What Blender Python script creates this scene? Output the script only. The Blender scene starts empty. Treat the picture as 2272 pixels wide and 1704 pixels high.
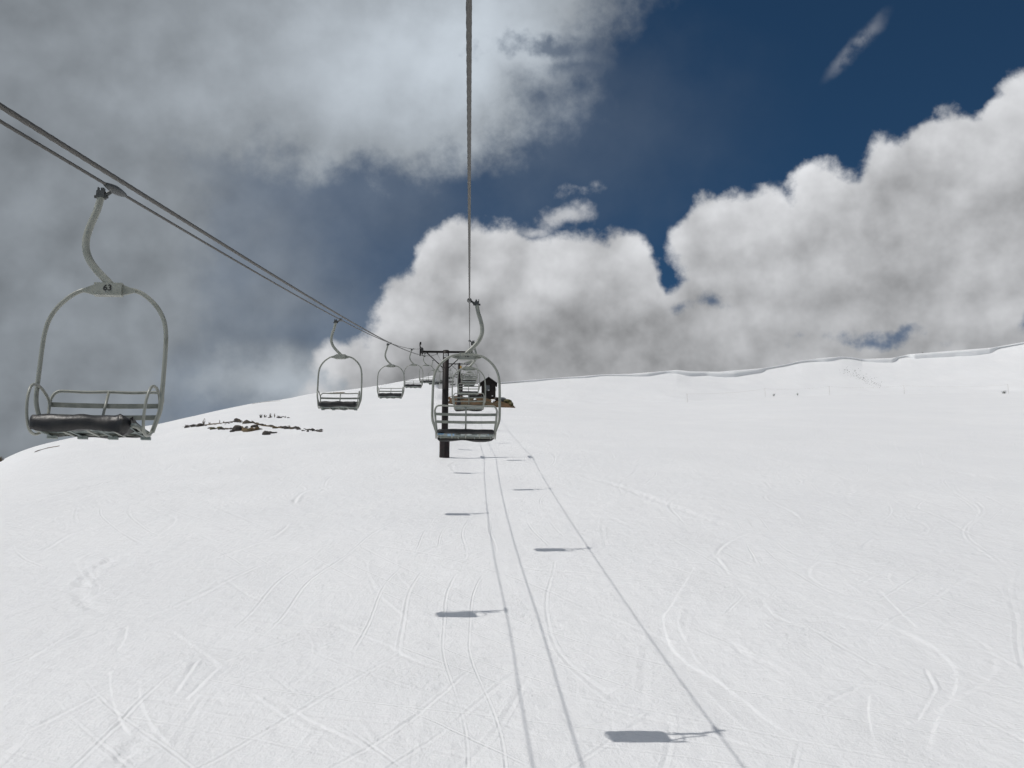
import bpy, bmesh, math, random
import numpy as np
from mathutils import Vector, Matrix

random.seed(7)
rng = np.random.default_rng(11)
sc = bpy.context.scene
col = sc.collection

# ---------------------------------------------------------------- camera
F, CX, CY = 2300.0, 1136.0, 852.0            # focal length and centre in pixels of the 2272 x 1704 photograph
PITCH, YAW = math.radians(13.5), math.radians(2.40)
CAMZ = 5.82
cam_data = bpy.data.cameras.new('camera')
cam_data.sensor_width = 36.0
cam_data.lens = 36.0 * F / 2272.0
cam_data.clip_start = 0.05
cam_data.clip_end = 6000
cam = bpy.data.objects.new('camera', cam_data)
col.objects.link(cam)
cam.location = (0, 0, CAMZ)
cam.rotation_euler = (math.pi / 2 + PITCH, 0, -YAW)
sc.camera = cam
FW = np.array([math.sin(YAW) * math.cos(PITCH), math.cos(YAW) * math.cos(PITCH), math.sin(PITCH)])
UP = np.array([-math.sin(YAW) * math.sin(PITCH), -math.cos(YAW) * math.sin(PITCH), math.cos(PITCH)])
RT = np.array([math.cos(YAW), -math.sin(YAW), 0.0])

def ray(u, v):
    d = FW + RT * ((u - CX) / F) + UP * ((CY - v) / F)
    return d / np.linalg.norm(d)
def azel(u, v):
    d = ray(u, v)
    return math.atan2(d[0], d[1]), math.asin(d[2])
def at_depth(D, yc, x):
    """world point on the plane x = const that lies D ahead of and yc above the first view axis"""
    y = (D * math.cos(PITCH) - yc * math.sin(PITCH))
    z = CAMZ + D * math.sin(PITCH) + yc * math.cos(PITCH)
    return np.array([x, y, z])

# ---------------------------------------------------------------- light
SUN = Vector((-0.503, -0.14, 0.85)).normalized()
sun_data = bpy.data.lights.new('sun', 'SUN')
sun_data.energy = 2.38
sun_data.angle = math.radians(0.53)
sun_data.color = (1.0, 0.965, 0.92)
sun = bpy.data.objects.new('sun', sun_data)
col.objects.link(sun)
sun.location = (-40, -5, 70)
sun.rotation_euler = SUN.to_track_quat('Z', 'Y').to_euler()

sc.view_settings.view_transform = 'Standard'
sc.view_settings.look = 'None'
sc.view_settings.exposure = 0.0
sc.view_settings.gamma = 1.0
sc.view_settings.use_curve_mapping = False
sc.cycles.use_denoising = True
sc.cycles.denoiser = 'OPENIMAGEDENOISE'
sc.cycles.denoising_input_passes = 'RGB_ALBEDO_NORMAL'
sc.cycles.denoising_prefilter = 'ACCURATE'
sc.cycles.use_adaptive_sampling = True
sc.cycles.adaptive_threshold = 0.02
sc.cycles.adaptive_min_samples = 24
sc.cycles.max_bounces = 5
sc.cycles.diffuse_bounces = 2
sc.cycles.glossy_bounces = 2

class NT:
    """small helper for building node trees"""
    def __init__(self, tree):
        self.t = tree; self.n = tree.nodes; self.l = tree.links
    def node(self, kind, **kw):
        nd = self.n.new(kind)
        for k, v in kw.items(): setattr(nd, k, v)
        return nd
    def put(self, sock, val):
        if val is None: return
        if isinstance(val, bpy.types.NodeSocket): self.l.new(val, sock)
        else: sock.default_value = val
    def math(self, op, a, b=None, c=None, clamp=False):
        nd = self.node('ShaderNodeMath', operation=op, use_clamp=clamp)
        for i, v in enumerate((a, b, c)): self.put(nd.inputs[i], v)
        return nd.outputs[0]
    def vec(self, op, a, b=None, c=None):
        nd = self.node('ShaderNodeVectorMath', operation=op)
        for i, v in enumerate((a, b, c)): self.put(nd.inputs[i], v)
        return nd.outputs['Value'] if op in ('LENGTH', 'DOT_PRODUCT', 'DISTANCE') else nd.outputs[0]
    def scale(self, a, s):
        nd = self.node('ShaderNodeVectorMath', operation='SCALE')
        self.put(nd.inputs[0], a); self.put(nd.inputs[3], s)
        return nd.outputs[0]
    def ss(self, v, lo, hi, a=0.0, b=1.0):
        nd = self.node('ShaderNodeMapRange', interpolation_type='SMOOTHSTEP')
        for i, x in zip((0, 1, 2, 3, 4), (v, lo, hi, a, b)): self.put(nd.inputs[i], x)
        return nd.outputs[0]
    def lin(self, v, lo, hi, a=0.0, b=1.0):
        nd = self.node('ShaderNodeMapRange')
        for i, x in zip((0, 1, 2, 3, 4), (v, lo, hi, a, b)): self.put(nd.inputs[i], x)
        return nd.outputs[0]
    def noise(self, vec, scale, detail=6.0, rough=0.55, dist=0.0, color=False):
        nd = self.node('ShaderNodeTexNoise')
        self.put(nd.inputs['Vector'], vec)
        nd.inputs['Scale'].default_value = scale; nd.inputs['Detail'].default_value = detail
        nd.inputs['Roughness'].default_value = rough; nd.inputs['Distortion'].default_value = dist
        return nd.outputs['Color' if color else 'Fac']
    def mix(self, fac, a, b):
        nd = self.node('ShaderNodeMix', data_type='RGBA')
        self.put(nd.inputs[0], fac); self.put(nd.inputs[6], a); self.put(nd.inputs[7], b)
        return nd.outputs[2]
    def mapping(self, v, scale=(1, 1, 1), rot=(0, 0, 0), loc=(0, 0, 0)):
        nd = self.node('ShaderNodeMapping')
        self.put(nd.inputs['Vector'], v)
        nd.inputs['Scale'].default_value = scale; nd.inputs['Rotation'].default_value = rot
        nd.inputs['Location'].default_value = loc
        return nd.outputs[0]

# ---------------------------------------------------------------- sky with cloud cover
def build_world():
    w = bpy.data.worlds.new('World'); sc.world = w; w.use_nodes = True
    w.node_tree.nodes.clear()
    w.cycles.sampling_method = 'NONE'
    g = NT(w.node_tree)
    sky = g.node('ShaderNodeTexSky', sky_type='NISHITA')
    sky.sun_disc = False
    sky.sun_elevation = math.asin(SUN.z)
    sky.sun_rotation = math.atan2(SUN.x, SUN.y)
    sky.altitude = 3700; sky.air_density = 0.75; sky.dust_density = 0.0; sky.ozone_density = 2.0
    bg_sky = g.node('ShaderNodeBackground'); g.l.new(g.vec('MULTIPLY', sky.outputs[0], (0.58, 0.99, 1.10)), bg_sky.inputs[0])     # deep high-altitude blue
    bg_sky.inputs[1].default_value = 0.05
    d = g.vec('NORMALIZE', g.node('ShaderNodeTexCoord').outputs['Generated'])
    sep = g.node('ShaderNodeSeparateXYZ'); g.l.new(d, sep.inputs[0])
    DEG = 180 / math.pi
    az = g.math('MULTIPLY', g.math('ARCTAN2', sep.outputs[0], sep.outputs[1]), DEG)
    el = g.math('MULTIPLY', g.math('ARCSINE', sep.outputs[2]), DEG)
    comb = g.node('ShaderNodeCombineXYZ'); g.l.new(az, comb.inputs[0]); g.l.new(el, comb.inputs[1])
    V0 = comb.outputs[0]
    K = 2272 / 2212
    def place(cx, cy, rx, ry):
        a, e = azel(cx * K, cy * K)
        a *= DEG; e *= DEG
        return a, e, rx / 39.1 / math.cos(math.radians(e)), ry / 39.1
    def radial(vec, b):
        a, e, ra, re = place(*b[:4])
        nd = g.node('ShaderNodeVectorMath', operation='MULTIPLY_ADD')
        g.l.new(vec, nd.inputs[0]); nd.inputs[1].default_value = (1 / ra, 1 / re, 0); nd.inputs[2].default_value = (-a / ra, -e / re, 0)
        return g.vec('LENGTH', nd.outputs[0]), min(ra, re)
    def union(vec, blobs, k=0.5):
        acc = None
        for b in blobs:
            ln, s_ = radial(vec, b)
            x = g.math('MULTIPLY_ADD', ln, -s_, s_)
            acc = x if acc is None else g.math('SMOOTH_MAX', acc, x, k)
        return acc
    def bump(vec, b, lo=0.0):
        return g.ss(radial(vec, b)[0], 1.0, lo)
    def centred(c, amp):
        v = g.vec('SUBTRACT', c, (0.5, 0.5, 0.5)); return g.vec('MULTIPLY', v, (amp, amp, 0.0))
    def madd(a, b, c): return g.math('MULTIPLY_ADD', a, b, c)
    # billowing: a slow warp, a finer warp, and rounded puffs (cells) that bulge the edges outward
    n_big = g.noise(d, 8.0, 2.0, 0.5, color=True)
    n_fine = g.noise(d, 22.0, 7.0, 0.58, color=True)
    n_edge = g.noise(d, 42.0, 5.0, 0.56)
    def puffs(vec, scale):
        v = g.node('ShaderNodeTexVoronoi', feature='F1', voronoi_dimensions='3D')
        g.put(v.inputs['Vector'], vec); v.inputs['Scale'].default_value = scale
        return g.math('SUBTRACT', 1.0, g.math('POWER', v.outputs['Distance'], 1.6))
    dw = g.vec('ADD', d, g.vec('MULTIPLY', g.vec('SUBTRACT', n_fine, (0.5, 0.5, 0.5)), (0.035, 0.035, 0.035)))
    p0 = puffs(dw, 15.0)
    V = g.vec('ADD', g.vec('ADD', V0, centred(n_big, 2.4)), centred(n_fine, 1.7))      # cumulus
    Vs = g.vec('ADD', g.vec('ADD', V0, centred(n_big, 5.0)), centred(n_fine, 4.2))     # soft sheet
    # ---- cumulus heaps
    cum = [(1050, 645, 175, 178), (950, 700, 145, 140), (1200, 650, 150, 148), (1315, 655, 130, 158), (1410, 720, 110, 115),
           (870, 765, 125, 100), (775, 770, 90, 70), (1120, 800, 320, 130),
           (1565, 530, 100, 108), (1680, 530, 130, 112), (1785, 485, 105, 112), (1890, 550, 120, 140), (1985, 440, 125, 155),
           (2090, 420, 165, 188), (2240, 420, 200, 225), (2010, 640, 420, 160), (1650, 690, 260, 125), (1540, 770, 520, 95), (2050, 800, 520, 90), (1100, 930, 480, 150), (1900, 940, 620, 150),
           (2500, 420, 260, 230), (2800, 560, 320, 200), (-500, 820, 300, 130)]
    field = union(V, cum, 0.5)
    # broken cumulus over the rest of the sky
    cov = g.noise(d, 3.2, 5.0, 0.55)
    outside = g.math('MAXIMUM', g.ss(az, 36.0, 46.0), g.ss(az, -36.0, -46.0))
    outside = g.math('MAXIMUM', outside, g.ss(el, 40.0, 52.0))
    gen = g.math('MULTIPLY', madd(cov, 26.0, -12.6), outside)
    gen = g.math('ADD', gen, madd(outside, 6.0, -6.0))
    field = g.math('SMOOTH_MAX', field, gen, 0.5)
    edge = g.math('ADD', field, g.math('ADD', madd(p0, 1.25, -0.92), madd(n_edge, 1.5, -0.75)))
    a_cum = g.ss(edge, -0.30, 0.48)
    hole = union(V, [(1545, 660, 28, 11), (1478, 668, 18, 11), (1880, 730, 52, 8), (1946, 712, 26, 12), (2216, 706, 22, 30)], 0.3)
    hole = g.math('ADD', hole, madd(n_edge, 2.0, -1.0))
    a_cum = g.math('MULTIPLY', a_cum, g.math('SUBTRACT', 1.0, g.math('MULTIPLY', g.ss(hole, -0.25, 0.55), 0.75)))
    # torn scraps above the centre heap
    wf = union(V, [(1150, 487, 55, 18), (1205, 463, 58, 17), (1250, 448, 32, 19), (1250, 405, 34, 11)], 0.2)
    wf = g.math('ADD', wf, madd(n_edge, 1.6, -0.85))
    a_cum = g.math('MAXIMUM', a_cum, g.math('MULTIPLY', g.ss(wf, -0.25, 0.55), 0.75))
    # thin slanting streak far up on the right
    aw, ew = [x * DEG for x in azel(1850 * K, 100 * K)]
    r2 = g.node('ShaderNodeVectorRotate', rotation_type='Z_AXIS')
    g.l.new(g.vec('ADD', V0, centred(n_fine, 1.0)), r2.inputs['Vector']); r2.inputs['Center'].default_value = (aw, ew, 0); r2.inputs['Angle'].default_value = math.radians(-34)
    nd = g.node('ShaderNodeVectorMath', operation='MULTIPLY_ADD')
    g.l.new(r2.outputs[0], nd.inputs[0]); nd.inputs[1].default_value = (1 / 2.5, 1 / 0.48, 0); nd.inputs[2].default_value = (-aw / 2.5, -ew / 0.48, 0)
    a_wisp = g.math('MULTIPLY', g.ss(g.vec('LENGTH', nd.outputs[0]), 1.2, 0.0), g.ss(n_edge, 0.32, 0.62, 0.03, 0.30))
    # cumulus tone: lit shoulders towards the sun, greyer base, soft folds
    off = g.vec('ADD', d, (-0.014, 0.0, 0.018))
    relief = g.math('MULTIPLY', g.math('SUBTRACT', g.noise(d, 9.0, 5.0, 0.5), g.noise(off, 9.0, 5.0, 0.5)), 1.15)
    relief = madd(p0, 0.05, g.math('SUBTRACT', relief, 0.03))
    hgt = g.lin(el, 14.0, 22.5, 0.36, 0.515)
    rim = g.math('MULTIPLY', g.ss(field, 2.4, -0.3), 0.10)
    tone = g.math('ADD', g.math('ADD', hgt, rim), relief)
    tone = g.math('ADD', tone, madd(g.noise(d, 5.5, 2.0, 0.42), 0.15, -0.06))
    tone = madd(bump(Vs, (1330, 740, 300, 110)), -0.06, tone)
    tone = madd(bump(Vs, (880, 650, 190, 130)), 0.07, tone)
    tone = madd(bump(Vs, (780, 850, 420, 110)), -0.06, tone)
    # ---- grey sheet on the left with torn bright edge
    sheet = [(560, 60, 690, 290), (1170, 20, 180, 80), (1000, 230, 130, 95), (-150, 300, 420, 500), (700, 820, 280, 70), (-700, 400, 900, 700), (820, 255, 240, 110), (600, -250, 900, 330)]
    sf = union(Vs, sheet, 1.0)
    h2 = g.math('ADD', union(V, [(1185, 120, 110, 24), (1235, 160, 80, 16)], 0.4), madd(n_edge, 2.4, -1.2))
    a_sh = g.ss(g.math('ADD', sf, madd(n_edge, 1.3, -0.65)), -0.6, 1.5)
    a_sh = g.math('MULTIPLY', a_sh, g.math('SUBTRACT', 1.0, g.math('MULTIPLY', g.ss(h2, -0.3, 0.7), 0.75)))
    Vv = g.vec('ADD', g.vec('ADD', V0, centred(n_big, 3.5)), centred(n_fine, 3.0))
    veil = g.math('MULTIPLY', bump(Vv, (40, 600, 1000, 760), 0.30), 0.96)
    veil = g.math('MAXIMUM', veil, g.math('MULTIPLY', bump(Vs, (1200, 300, 560, 330)), 0.20))
    veil = g.math('MAXIMUM', veil, g.math('MULTIPLY', bump(Vv, (720, 440, 480, 270)), 0.40))
    veil = g.math('MAXIMUM', veil, g.math('MULTIPLY', bump(V0, (560, 810, 340, 180), 0.3), 0.92))
    veil = g.math('MULTIPLY', veil, g.lin(g.noise(d, 7.0, 5.0, 0.55), 0.3, 0.7, 0.74, 1.10))
    a_sheet = g.math('SUBTRACT', 1.0, g.math('MULTIPLY', g.math('SUBTRACT', 1.0, a_sh), g.math('SUBTRACT', 1.0, veil)))
    a_sheet = g.math('MULTIPLY', a_sheet, g.ss(az, 40.0, 20.0))
    st = madd(bump(Vs, (860, 150, 480, 340)), 0.26, 0.262)
    st = madd(bump(Vs, (1080, 110, 290, 260)), 0.17, st)
    st = madd(bump(Vs, (390, 210, 230, 110)), 0.06, st)
    st = madd(bump(Vs, (620, 830, 300, 120)), 0.15, st)
    st = madd(bump(Vs, (-60, 880, 300, 260)), -0.015, st)
    st = g.math('ADD', st, madd(g.noise(d, 6.0, 4.0, 0.5), 0.13, -0.055))
    st = madd(relief, 0.32, st)
    def grey(v, tint):
        n_ = g.node('ShaderNodeVectorMath', operation='SCALE'); n_.inputs[0].default_value = tint; g.l.new(v, n_.inputs[3]); return n_.outputs[0]
    c_cum = grey(tone, (0.985, 1.0, 1.03)); c_sh = grey(st, (0.89, 0.985, 1.085))
    def bgc(c):
        b = g.node('ShaderNodeBackground'); g.l.new(c, b.inputs[0]); b.inputs[1].default_value = 1.0; return b.outputs[0]
    def mixs(f, a, b):
        m = g.node('ShaderNodeMixShader'); g.put(m.inputs[0], f); g.l.new(a, m.inputs[1]); g.l.new(b, m.inputs[2]); return m.outputs[0]
    s = mixs(a_wisp, bg_sky.outputs[0], bgc(c_cum))
    s = mixs(a_sheet, s, bgc(c_sh))
    s = mixs(a_cum, s, bgc(c_cum))
    out = g.node('ShaderNodeOutputWorld'); g.l.new(s, out.inputs[0])
build_world()

# ---------------------------------------------------------------- materials
def material(name, color, rough=0.6, metal=0.0, var=0.0, vscale=6.0, bump=0.0, bscale=30.0, color2=None, spec=0.4, lo=0.4, hi=0.62):
    m = bpy.data.materials.new(name); m.use_nodes = True
    g = NT(m.node_tree); b = m.node_tree.nodes['Principled BSDF']
    b.inputs['Roughness'].default_value = rough; b.inputs['Metallic'].default_value = metal
    b.inputs['Specular IOR Level'].default_value = spec
    co = g.node('ShaderNodeTexCoord').outputs['Object']
    c = (*color, 1)
    if color2 is not None:
        f = g.ss(g.noise(co, vscale, 6, 0.6), lo, hi)
        g.l.new(g.mix(f, c, (*color2, 1)), b.inputs['Base Color'])
    elif var > 0:
        f = g.noise(co, vscale, 5, 0.6)
        g.l.new(g.mix(f, tuple(x * (1 - var) for x in color) + (1,), tuple(min(1, x * (1 + var)) for x in color) + (1,)), b.inputs['Base Color'])
    else:
        b.inputs['Base Color'].default_value = c
    if bump > 0:
        bn = g.node('ShaderNodeBump'); bn.inputs['Strength'].default_value = 1.0; bn.inputs['Distance'].default_value = bump
        g.l.new(g.noise(co, bscale, 5, 0.6), bn.inputs['Height']); g.l.new(bn.outputs[0], b.inputs['Normal'])
    return m
M = {}
M['paint'] = material('chair_paint', (0.275, 0.285, 0.25), 0.36, 0.0, color2=(0.19, 0.20, 0.17), vscale=9, spec=0.5, lo=0.45, hi=0.75)
M['slat'] = material('back_slat_paint', (0.25, 0.26, 0.225), 0.5, color2=(0.19, 0.20, 0.175), vscale=12)
M['underslat'] = material('seat_slat_paint', (0.27, 0.30, 0.285), 0.55, color2=(0.20, 0.24, 0.23), vscale=8)
M['pad'] = material('seat_pad_vinyl', (0.016, 0.016, 0.017), 0.42, color2=(0.028, 0.027, 0.026), vscale=7, bump=0.006, bscale=11)
M['torn'] = material('torn_foam', (0.16, 0.15, 0.13), 0.9, color2=(0.03, 0.03, 0.03), vscale=30)
M['iron'] = material('grip_iron', (0.07, 0.075, 0.075), 0.5, 0.6, var=0.4, vscale=25)
M['rope'] = material('wire_rope', (0.085, 0.082, 0.075), 0.55, 0.5, var=0.25, vscale=40)
M['tower'] = material('tower_steel', (0.011, 0.010, 0.010), 0.6, color2=(0.019, 0.013, 0.012), vscale=2.5, spec=0.25)
M['sleeve'] = material('tower_sleeve', (0.016, 0.014, 0.014), 0.85, color2=(0.030, 0.018, 0.018), vscale=3, bump=0.02, bscale=5)
M['sheave'] = material('sheave_rubber', (0.025, 0.025, 0.026), 0.7)
M['white'] = material('plate_white', (0.62, 0.62, 0.60), 0.5, var=0.1)
M['black'] = material('number_black', (0.02, 0.02, 0.02), 0.6)
M['yellow'] = material('sign_yellow', (0.50, 0.27, 0.03), 0.6)
M['blue'] = material('sticker_blue', (0.07, 0.24, 0.46), 0.5, color2=(0.30, 0.42, 0.5), vscale=14)
M['pale'] = material('sticker_pale', (0.36, 0.40, 0.38), 0.5, color2=(0.22, 0.27, 0.27), vscale=14)
M['hutwall'] = material('hut_dark_boards', (0.014, 0.011, 0.010), 0.8, color2=(0.024, 0.018, 0.015), vscale=4)
M['hutroof'] = material('hut_roofing', (0.018, 0.017, 0.017), 0.75, var=0.3, vscale=3)
M['dirt'] = material('brown_dirt', (0.105, 0.058, 0.026), 0.95, color2=(0.05, 0.040, 0.018), vscale=0.45, bump=0.12, bscale=2.5)
M['rock'] = material('dark_rock', (0.072, 0.062, 0.052), 0.9, color2=(0.035, 0.031, 0.029), vscale=2.2, bump=0.05, bscale=5)
M['lichen'] = material('lichen_rock', (0.12, 0.105, 0.04), 0.9, color2=(0.05, 0.05, 0.03), vscale=1.6, bump=0.08, bscale=4)
M['greyrock'] = material('grey_slab', (0.20, 0.205, 0.215), 0.9, var=0.25, vscale=1.5, bump=0.05, bscale=4)
M['turf'] = material('tan_turf', (0.15, 0.105, 0.055), 0.95, color2=(0.085, 0.065, 0.035), vscale=1.2, bump=0.08, bscale=4)
M['straw'] = material('dry_stalks', (0.10, 0.075, 0.05), 0.9, var=0.3, vscale=3)
M['needle'] = material('dwarf_spruce', (0.040, 0.042, 0.028), 0.9, var=0.4, vscale=5)
M['post'] = material('fence_post', (0.46, 0.42, 0.38), 0.8, var=0.2)
M['redmat'] = material('red_board', (0.30, 0.10, 0.075), 0.7, var=0.2)

def glass_material():
    m = material('window_pane', (0.10, 0.11, 0.12), 0.08, 0.0, spec=0.8); return m
M['pane'] = glass_material()

def snow_material(name='snow', fine=True):
    m = bpy.data.materials.new(name); m.use_nodes = True
    g = NT(m.node_tree); b = m.node_tree.nodes['Principled BSDF']
    b.inputs['Roughness'].default_value = 0.55
    b.inputs['Specular IOR Level'].default_value = 0.25
    co = g.node('ShaderNodeTexCoord').outputs['Object']
    # old spring snow: faint dust and cleaner wind-packed patches
    f = g.ss(g.noise(co, 0.09, 4, 0.6), 0.35, 0.7)
    f2 = g.ss(g.noise(g.mapping(co, (0.5, 0.12, 0.3)), 1.0, 5, 0.65), 0.35, 0.75)
    c = g.mix(f, (0.845, 0.850, 0.855, 1), (0.815, 0.822, 0.830, 1))
    c = g.mix(g.math('MULTIPLY', f2, 0.5), c, (0.79, 0.795, 0.80, 1))
    dirty = g.math('MULTIPLY', g.ss(g.noise(co, 2.4, 6, 0.7), 0.63, 0.80), 0.30)
    c = g.mix(dirty, c, (0.62, 0.615, 0.60, 1))
    g.l.new(c, b.inputs['Base Color'])
    h1 = g.noise(g.mapping(co, (1.0, 0.35, 1.0), (0, 0, 0.25)), 2.2, 7, 0.66)
    h2 = g.noise(g.mapping(co, (0.5, 1.6, 1.0), (0, 0, -0.5)), 1.3, 5, 0.6)
    h3 = g.noise(co, 16.0, 5, 0.6)
    hh = g.math('ADD', g.math('MULTIPLY', h1, 1.0), g.math('ADD', g.math('MULTIPLY', h2, 0.9), g.math('MULTIPLY', h3, 0.22)))
    hh = g.math('MULTIPLY', hh, 0.058)
    # chopped patches
    chop = g.math('MULTIPLY', g.math('MULTIPLY', g.noise(co, 9.0, 4, 0.7), g.ss(g.noise(co, 0.35, 4, 0.6), 0.5, 0.68)), 0.034)
    hh = g.math('ADD', hh, chop)
    # web of old ski lines: level curves of stretched smooth fields
    warp = g.vec('MULTIPLY', g.vec('SUBTRACT', g.noise(co, 0.032, 2, 0.45, color=True), (0.5, 0.5, 0.5)), (10.0, 10.0, 0.0))
    cw = g.vec('ADD', co, warp)
    for i, (rz, sx, sy, wd, dep, lo) in enumerate(((0.10, 0.16, 0.018, 0.0030, 0.0085, 0.40), (-0.55, 0.20, 0.020, 0.0034, 0.0080, 0.43), (0.60, 0.22, 0.024, 0.0036, 0.0080, 0.43), (1.25, 0.20, 0.022, 0.0036, 0.0080, 0.44), (-1.15, 0.22, 0.026, 0.0040, 0.0080, 0.45))):
        mp = g.mapping(g.mapping(cw, (1, 1, 0), (0, 0, rz), (13.7 * i, 5.1 * i, 0)), (sx, sy, 0))
        f = g.noise(mp, 1.0, 1.0, 0.4)
        dst = g.math('PINGPONG', f, 0.036)
        ln = g.ss(dst, wd, 0.0)
        rim = g.ss(g.math('ABSOLUTE', g.math('SUBTRACT', dst, wd * 1.5)), wd * 0.7, 0.0)
        msk = g.ss(g.noise(g.mapping(co, (1, 1, 0), (0, 0, 0), (31.0 * i, 7.0, 0)), 0.11, 4, 0.6), lo, lo + 0.16)
        ln = g.math('SUBTRACT', g.math('MULTIPLY', rim, 0.5), ln)
        hh = g.math('ADD', hh, g.math('MULTIPLY', g.math('MULTIPLY', ln, msk), dep))
    bn = g.node('ShaderNodeBump'); bn.inputs['Strength'].default_value = 1.0; bn.inputs['Distance'].default_value = 1.0
    g.l.new(hh, bn.inputs['Height']); g.l.new(bn.outputs[0], b.inputs['Normal'])
    return m
M['snow'] = snow_material()

# ---------------------------------------------------------------- object helpers
def tag(o, label=None, cat=None, group=None, kind=None):
    if label: o['label'] = label
    if cat: o['category'] = cat
    if group: o['group'] = group
    if kind: o['kind'] = kind
    return o
def obj(name, mesh, mat=None, parent=None, loc=None, rot=None):
    o = bpy.data.objects.new(name, mesh); col.objects.link(o)
    if mat is not None and len(mesh.materials) == 0: mesh.materials.append(mat)
    if parent is not None: o.parent = parent
    if loc is not None: o.location = loc
    if rot is not None: o.rotation_euler = rot
    return o
def empty(name, loc=(0, 0, 0), rot=(0, 0, 0)):
    o = bpy.data.objects.new(name, None); col.objects.link(o)
    o.location = loc; o.rotation_euler = rot; o.empty_display_size = 0.3
    return o
def copy_tree(o, parent=None):
    c = o.copy(); col.objects.link(c)
    if parent is not None: c.parent = parent
    for ch in list(o.children): copy_tree(ch, c)
    return c
class MB:
    def __init__(self): self.v = []; self.f = []; self.smooth = []
    def add(self, vs, fs, smooth=False):
        k = len(self.v); self.v += [tuple(map(float, p)) for p in vs]
        self.f += [tuple(i + k for i in f) for f in fs]; self.smooth += [smooth] * len(fs)
        return self
    def box(self, a, b, taper=None):
        (x0, y0, z0), (x1, y1, z1) = a, b
        vs = [(x0, y0, z0), (x1, y0, z0), (x1, y1, z0), (x0, y1, z0), (x0, y0, z1), (x1, y0, z1), (x1, y1, z1), (x0, y1, z1)]
        return self.add(vs, [(0, 3, 2, 1), (4, 5, 6, 7), (0, 1, 5, 4), (1, 2, 6, 5), (2, 3, 7, 6), (3, 0, 4, 7)])
    def tube(self, path, r, seg=8, closed=False, caps=True, smooth=True, twist=None):
        P = [np.array(p, float) for p in path]; n = len(P)
        rad = r if hasattr(r, '__len__') else [r] * n
        T = []
        for i in range(n):
            a = P[(i - 1) % n] if (closed or i > 0) else P[i]; b = P[(i + 1) % n] if (closed or i < n - 1) else P[i]
            t = b - a; T.append(t / (np.linalg.norm(t) + 1e-12))
        ref = np.array([0, 0, 1.0]) if abs(T[0][2]) < 0.9 else np.array([0, 1.0, 0])
        N = np.cross(T[0], ref); N /= np.linalg.norm(N)
        vs = []
        for i in range(n):
            N = N - T[i] * np.dot(N, T[i]); N /= np.linalg.norm(N); B = np.cross(T[i], N)
            for k in range(seg):
                a = 2 * math.pi * k / seg
                rr = rad[i]
                if twist is not None:
                    ph, lobes, amp = twist[i]
                    rr = rad[i] * (1 + amp * math.cos(lobes * (a - ph)))
                vs.append(P[i] + (N * math.cos(a) + B * math.sin(a)) * rr)
        fs = []
        for i in range(n if closed else n - 1):
            j = (i + 1) % n
            for k in range(seg):
                l = (k + 1) % seg
                fs.append((i * seg + k, i * seg + l, j * seg + l, j * seg + k))
        self.add(vs, fs, smooth)
        if caps and not closed:
            k0 = len(self.v) - len(vs)
            self.f.append(tuple(k0 + k for k in reversed(range(seg)))); self.smooth.append(False)
            self.f.append(tuple(k0 + (n - 1) * seg + k for k in range(seg))); self.smooth.append(False)
        return self
    def mesh(self, name):
        me = bpy.data.meshes.new(name); me.from_pydata(self.v, [], self.f)
        me.polygons.foreach_set('use_smooth', self.smooth); me.update(); return me
    def build(self, name, mat, parent=None, loc=None, rot=None):
        return obj(name, self.mesh(name), mat, parent, loc, rot)
def spline(pts, n=6, closed=False):
    """Catmull-Rom through pts"""
    P = [np.array(p, float) for p in pts]; out = []
    m = len(P)
    for i in range(m if closed else m - 1):
        p0 = P[(i - 1) % m] if (closed or i > 0) else 2 * P[0] - P[1]
        p1 = P[i]; p2 = P[(i + 1) % m]
        p3 = P[(i + 2) % m] if (closed or i + 2 < m) else 2 * P[-1] - P[-2]
        for k in range(n):
            t = k / n
            out.append(0.5 * ((2 * p1) + (-p0 + p2) * t + (2 * p0 - 5 * p1 + 4 * p2 - p3) * t * t + (-p0 + 3 * p1 - 3 * p2 + p3) * t ** 3))
    if not closed: out.append(P[-1])
    return out
def text(name, s, size, mat, parent, loc, rot):
    c = bpy.data.curves.new(name, 'FONT'); c.body = s; c.size = size; c.align_x = 'CENTER'; c.align_y = 'CENTER'; c.extrude = 0.0015
    c.offset = 0.001
    tmp = bpy.data.objects.new(name, c); col.objects.link(tmp)
    bpy.context.view_layer.update()
    me = bpy.data.meshes.new_from_object(tmp.evaluated_get(bpy.context.evaluated_depsgraph_get()))
    bpy.data.objects.remove(tmp); me.name = name; me.materials.clear()
    return obj(name, me, mat, parent, loc, rot)

# ---------------------------------------------------------------- terrain
SLOPE = math.tan(math.radians(13.97))
def sstep(a, b, x):
    t = np.clip((x - a) / (b - a), 0, 1); return t * t * (3 - 2 * t)
SKY = [(0, 1025), (31, 1008), (76, 992), (131, 978), (230, 961), (354, 942.5), (412, 927), (464, 915), (515, 904), (563, 894), (632, 886.5), (684, 875), (711, 872.3),
       (771, 869), (830, 864.4), (894, 858), (945, 854), (991, 851.6), (1060, 850), (1105, 849), (1145, 846), (1160, 844.4), (1250, 838), (1335, 832), (1400, 830), (1471, 824), (1502, 821), (1534, 824.5),
       (1597, 825), (1656, 820), (1692, 817), (1743, 808.4), (1778, 800.5), (1820, 795), (1865, 791.4), (1889, 793), (1912, 797), (1979, 794.6), (2019, 786), (2070, 782), (2200, 771.7), (2272, 759)]
CREST = [(900, 893), (1141, 894), (1250, 895.5), (1400, 894.5), (1518, 892), (1597, 888), (1700, 879), (1794, 876.6), (1991, 874.6), (2272, 873)]
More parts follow.
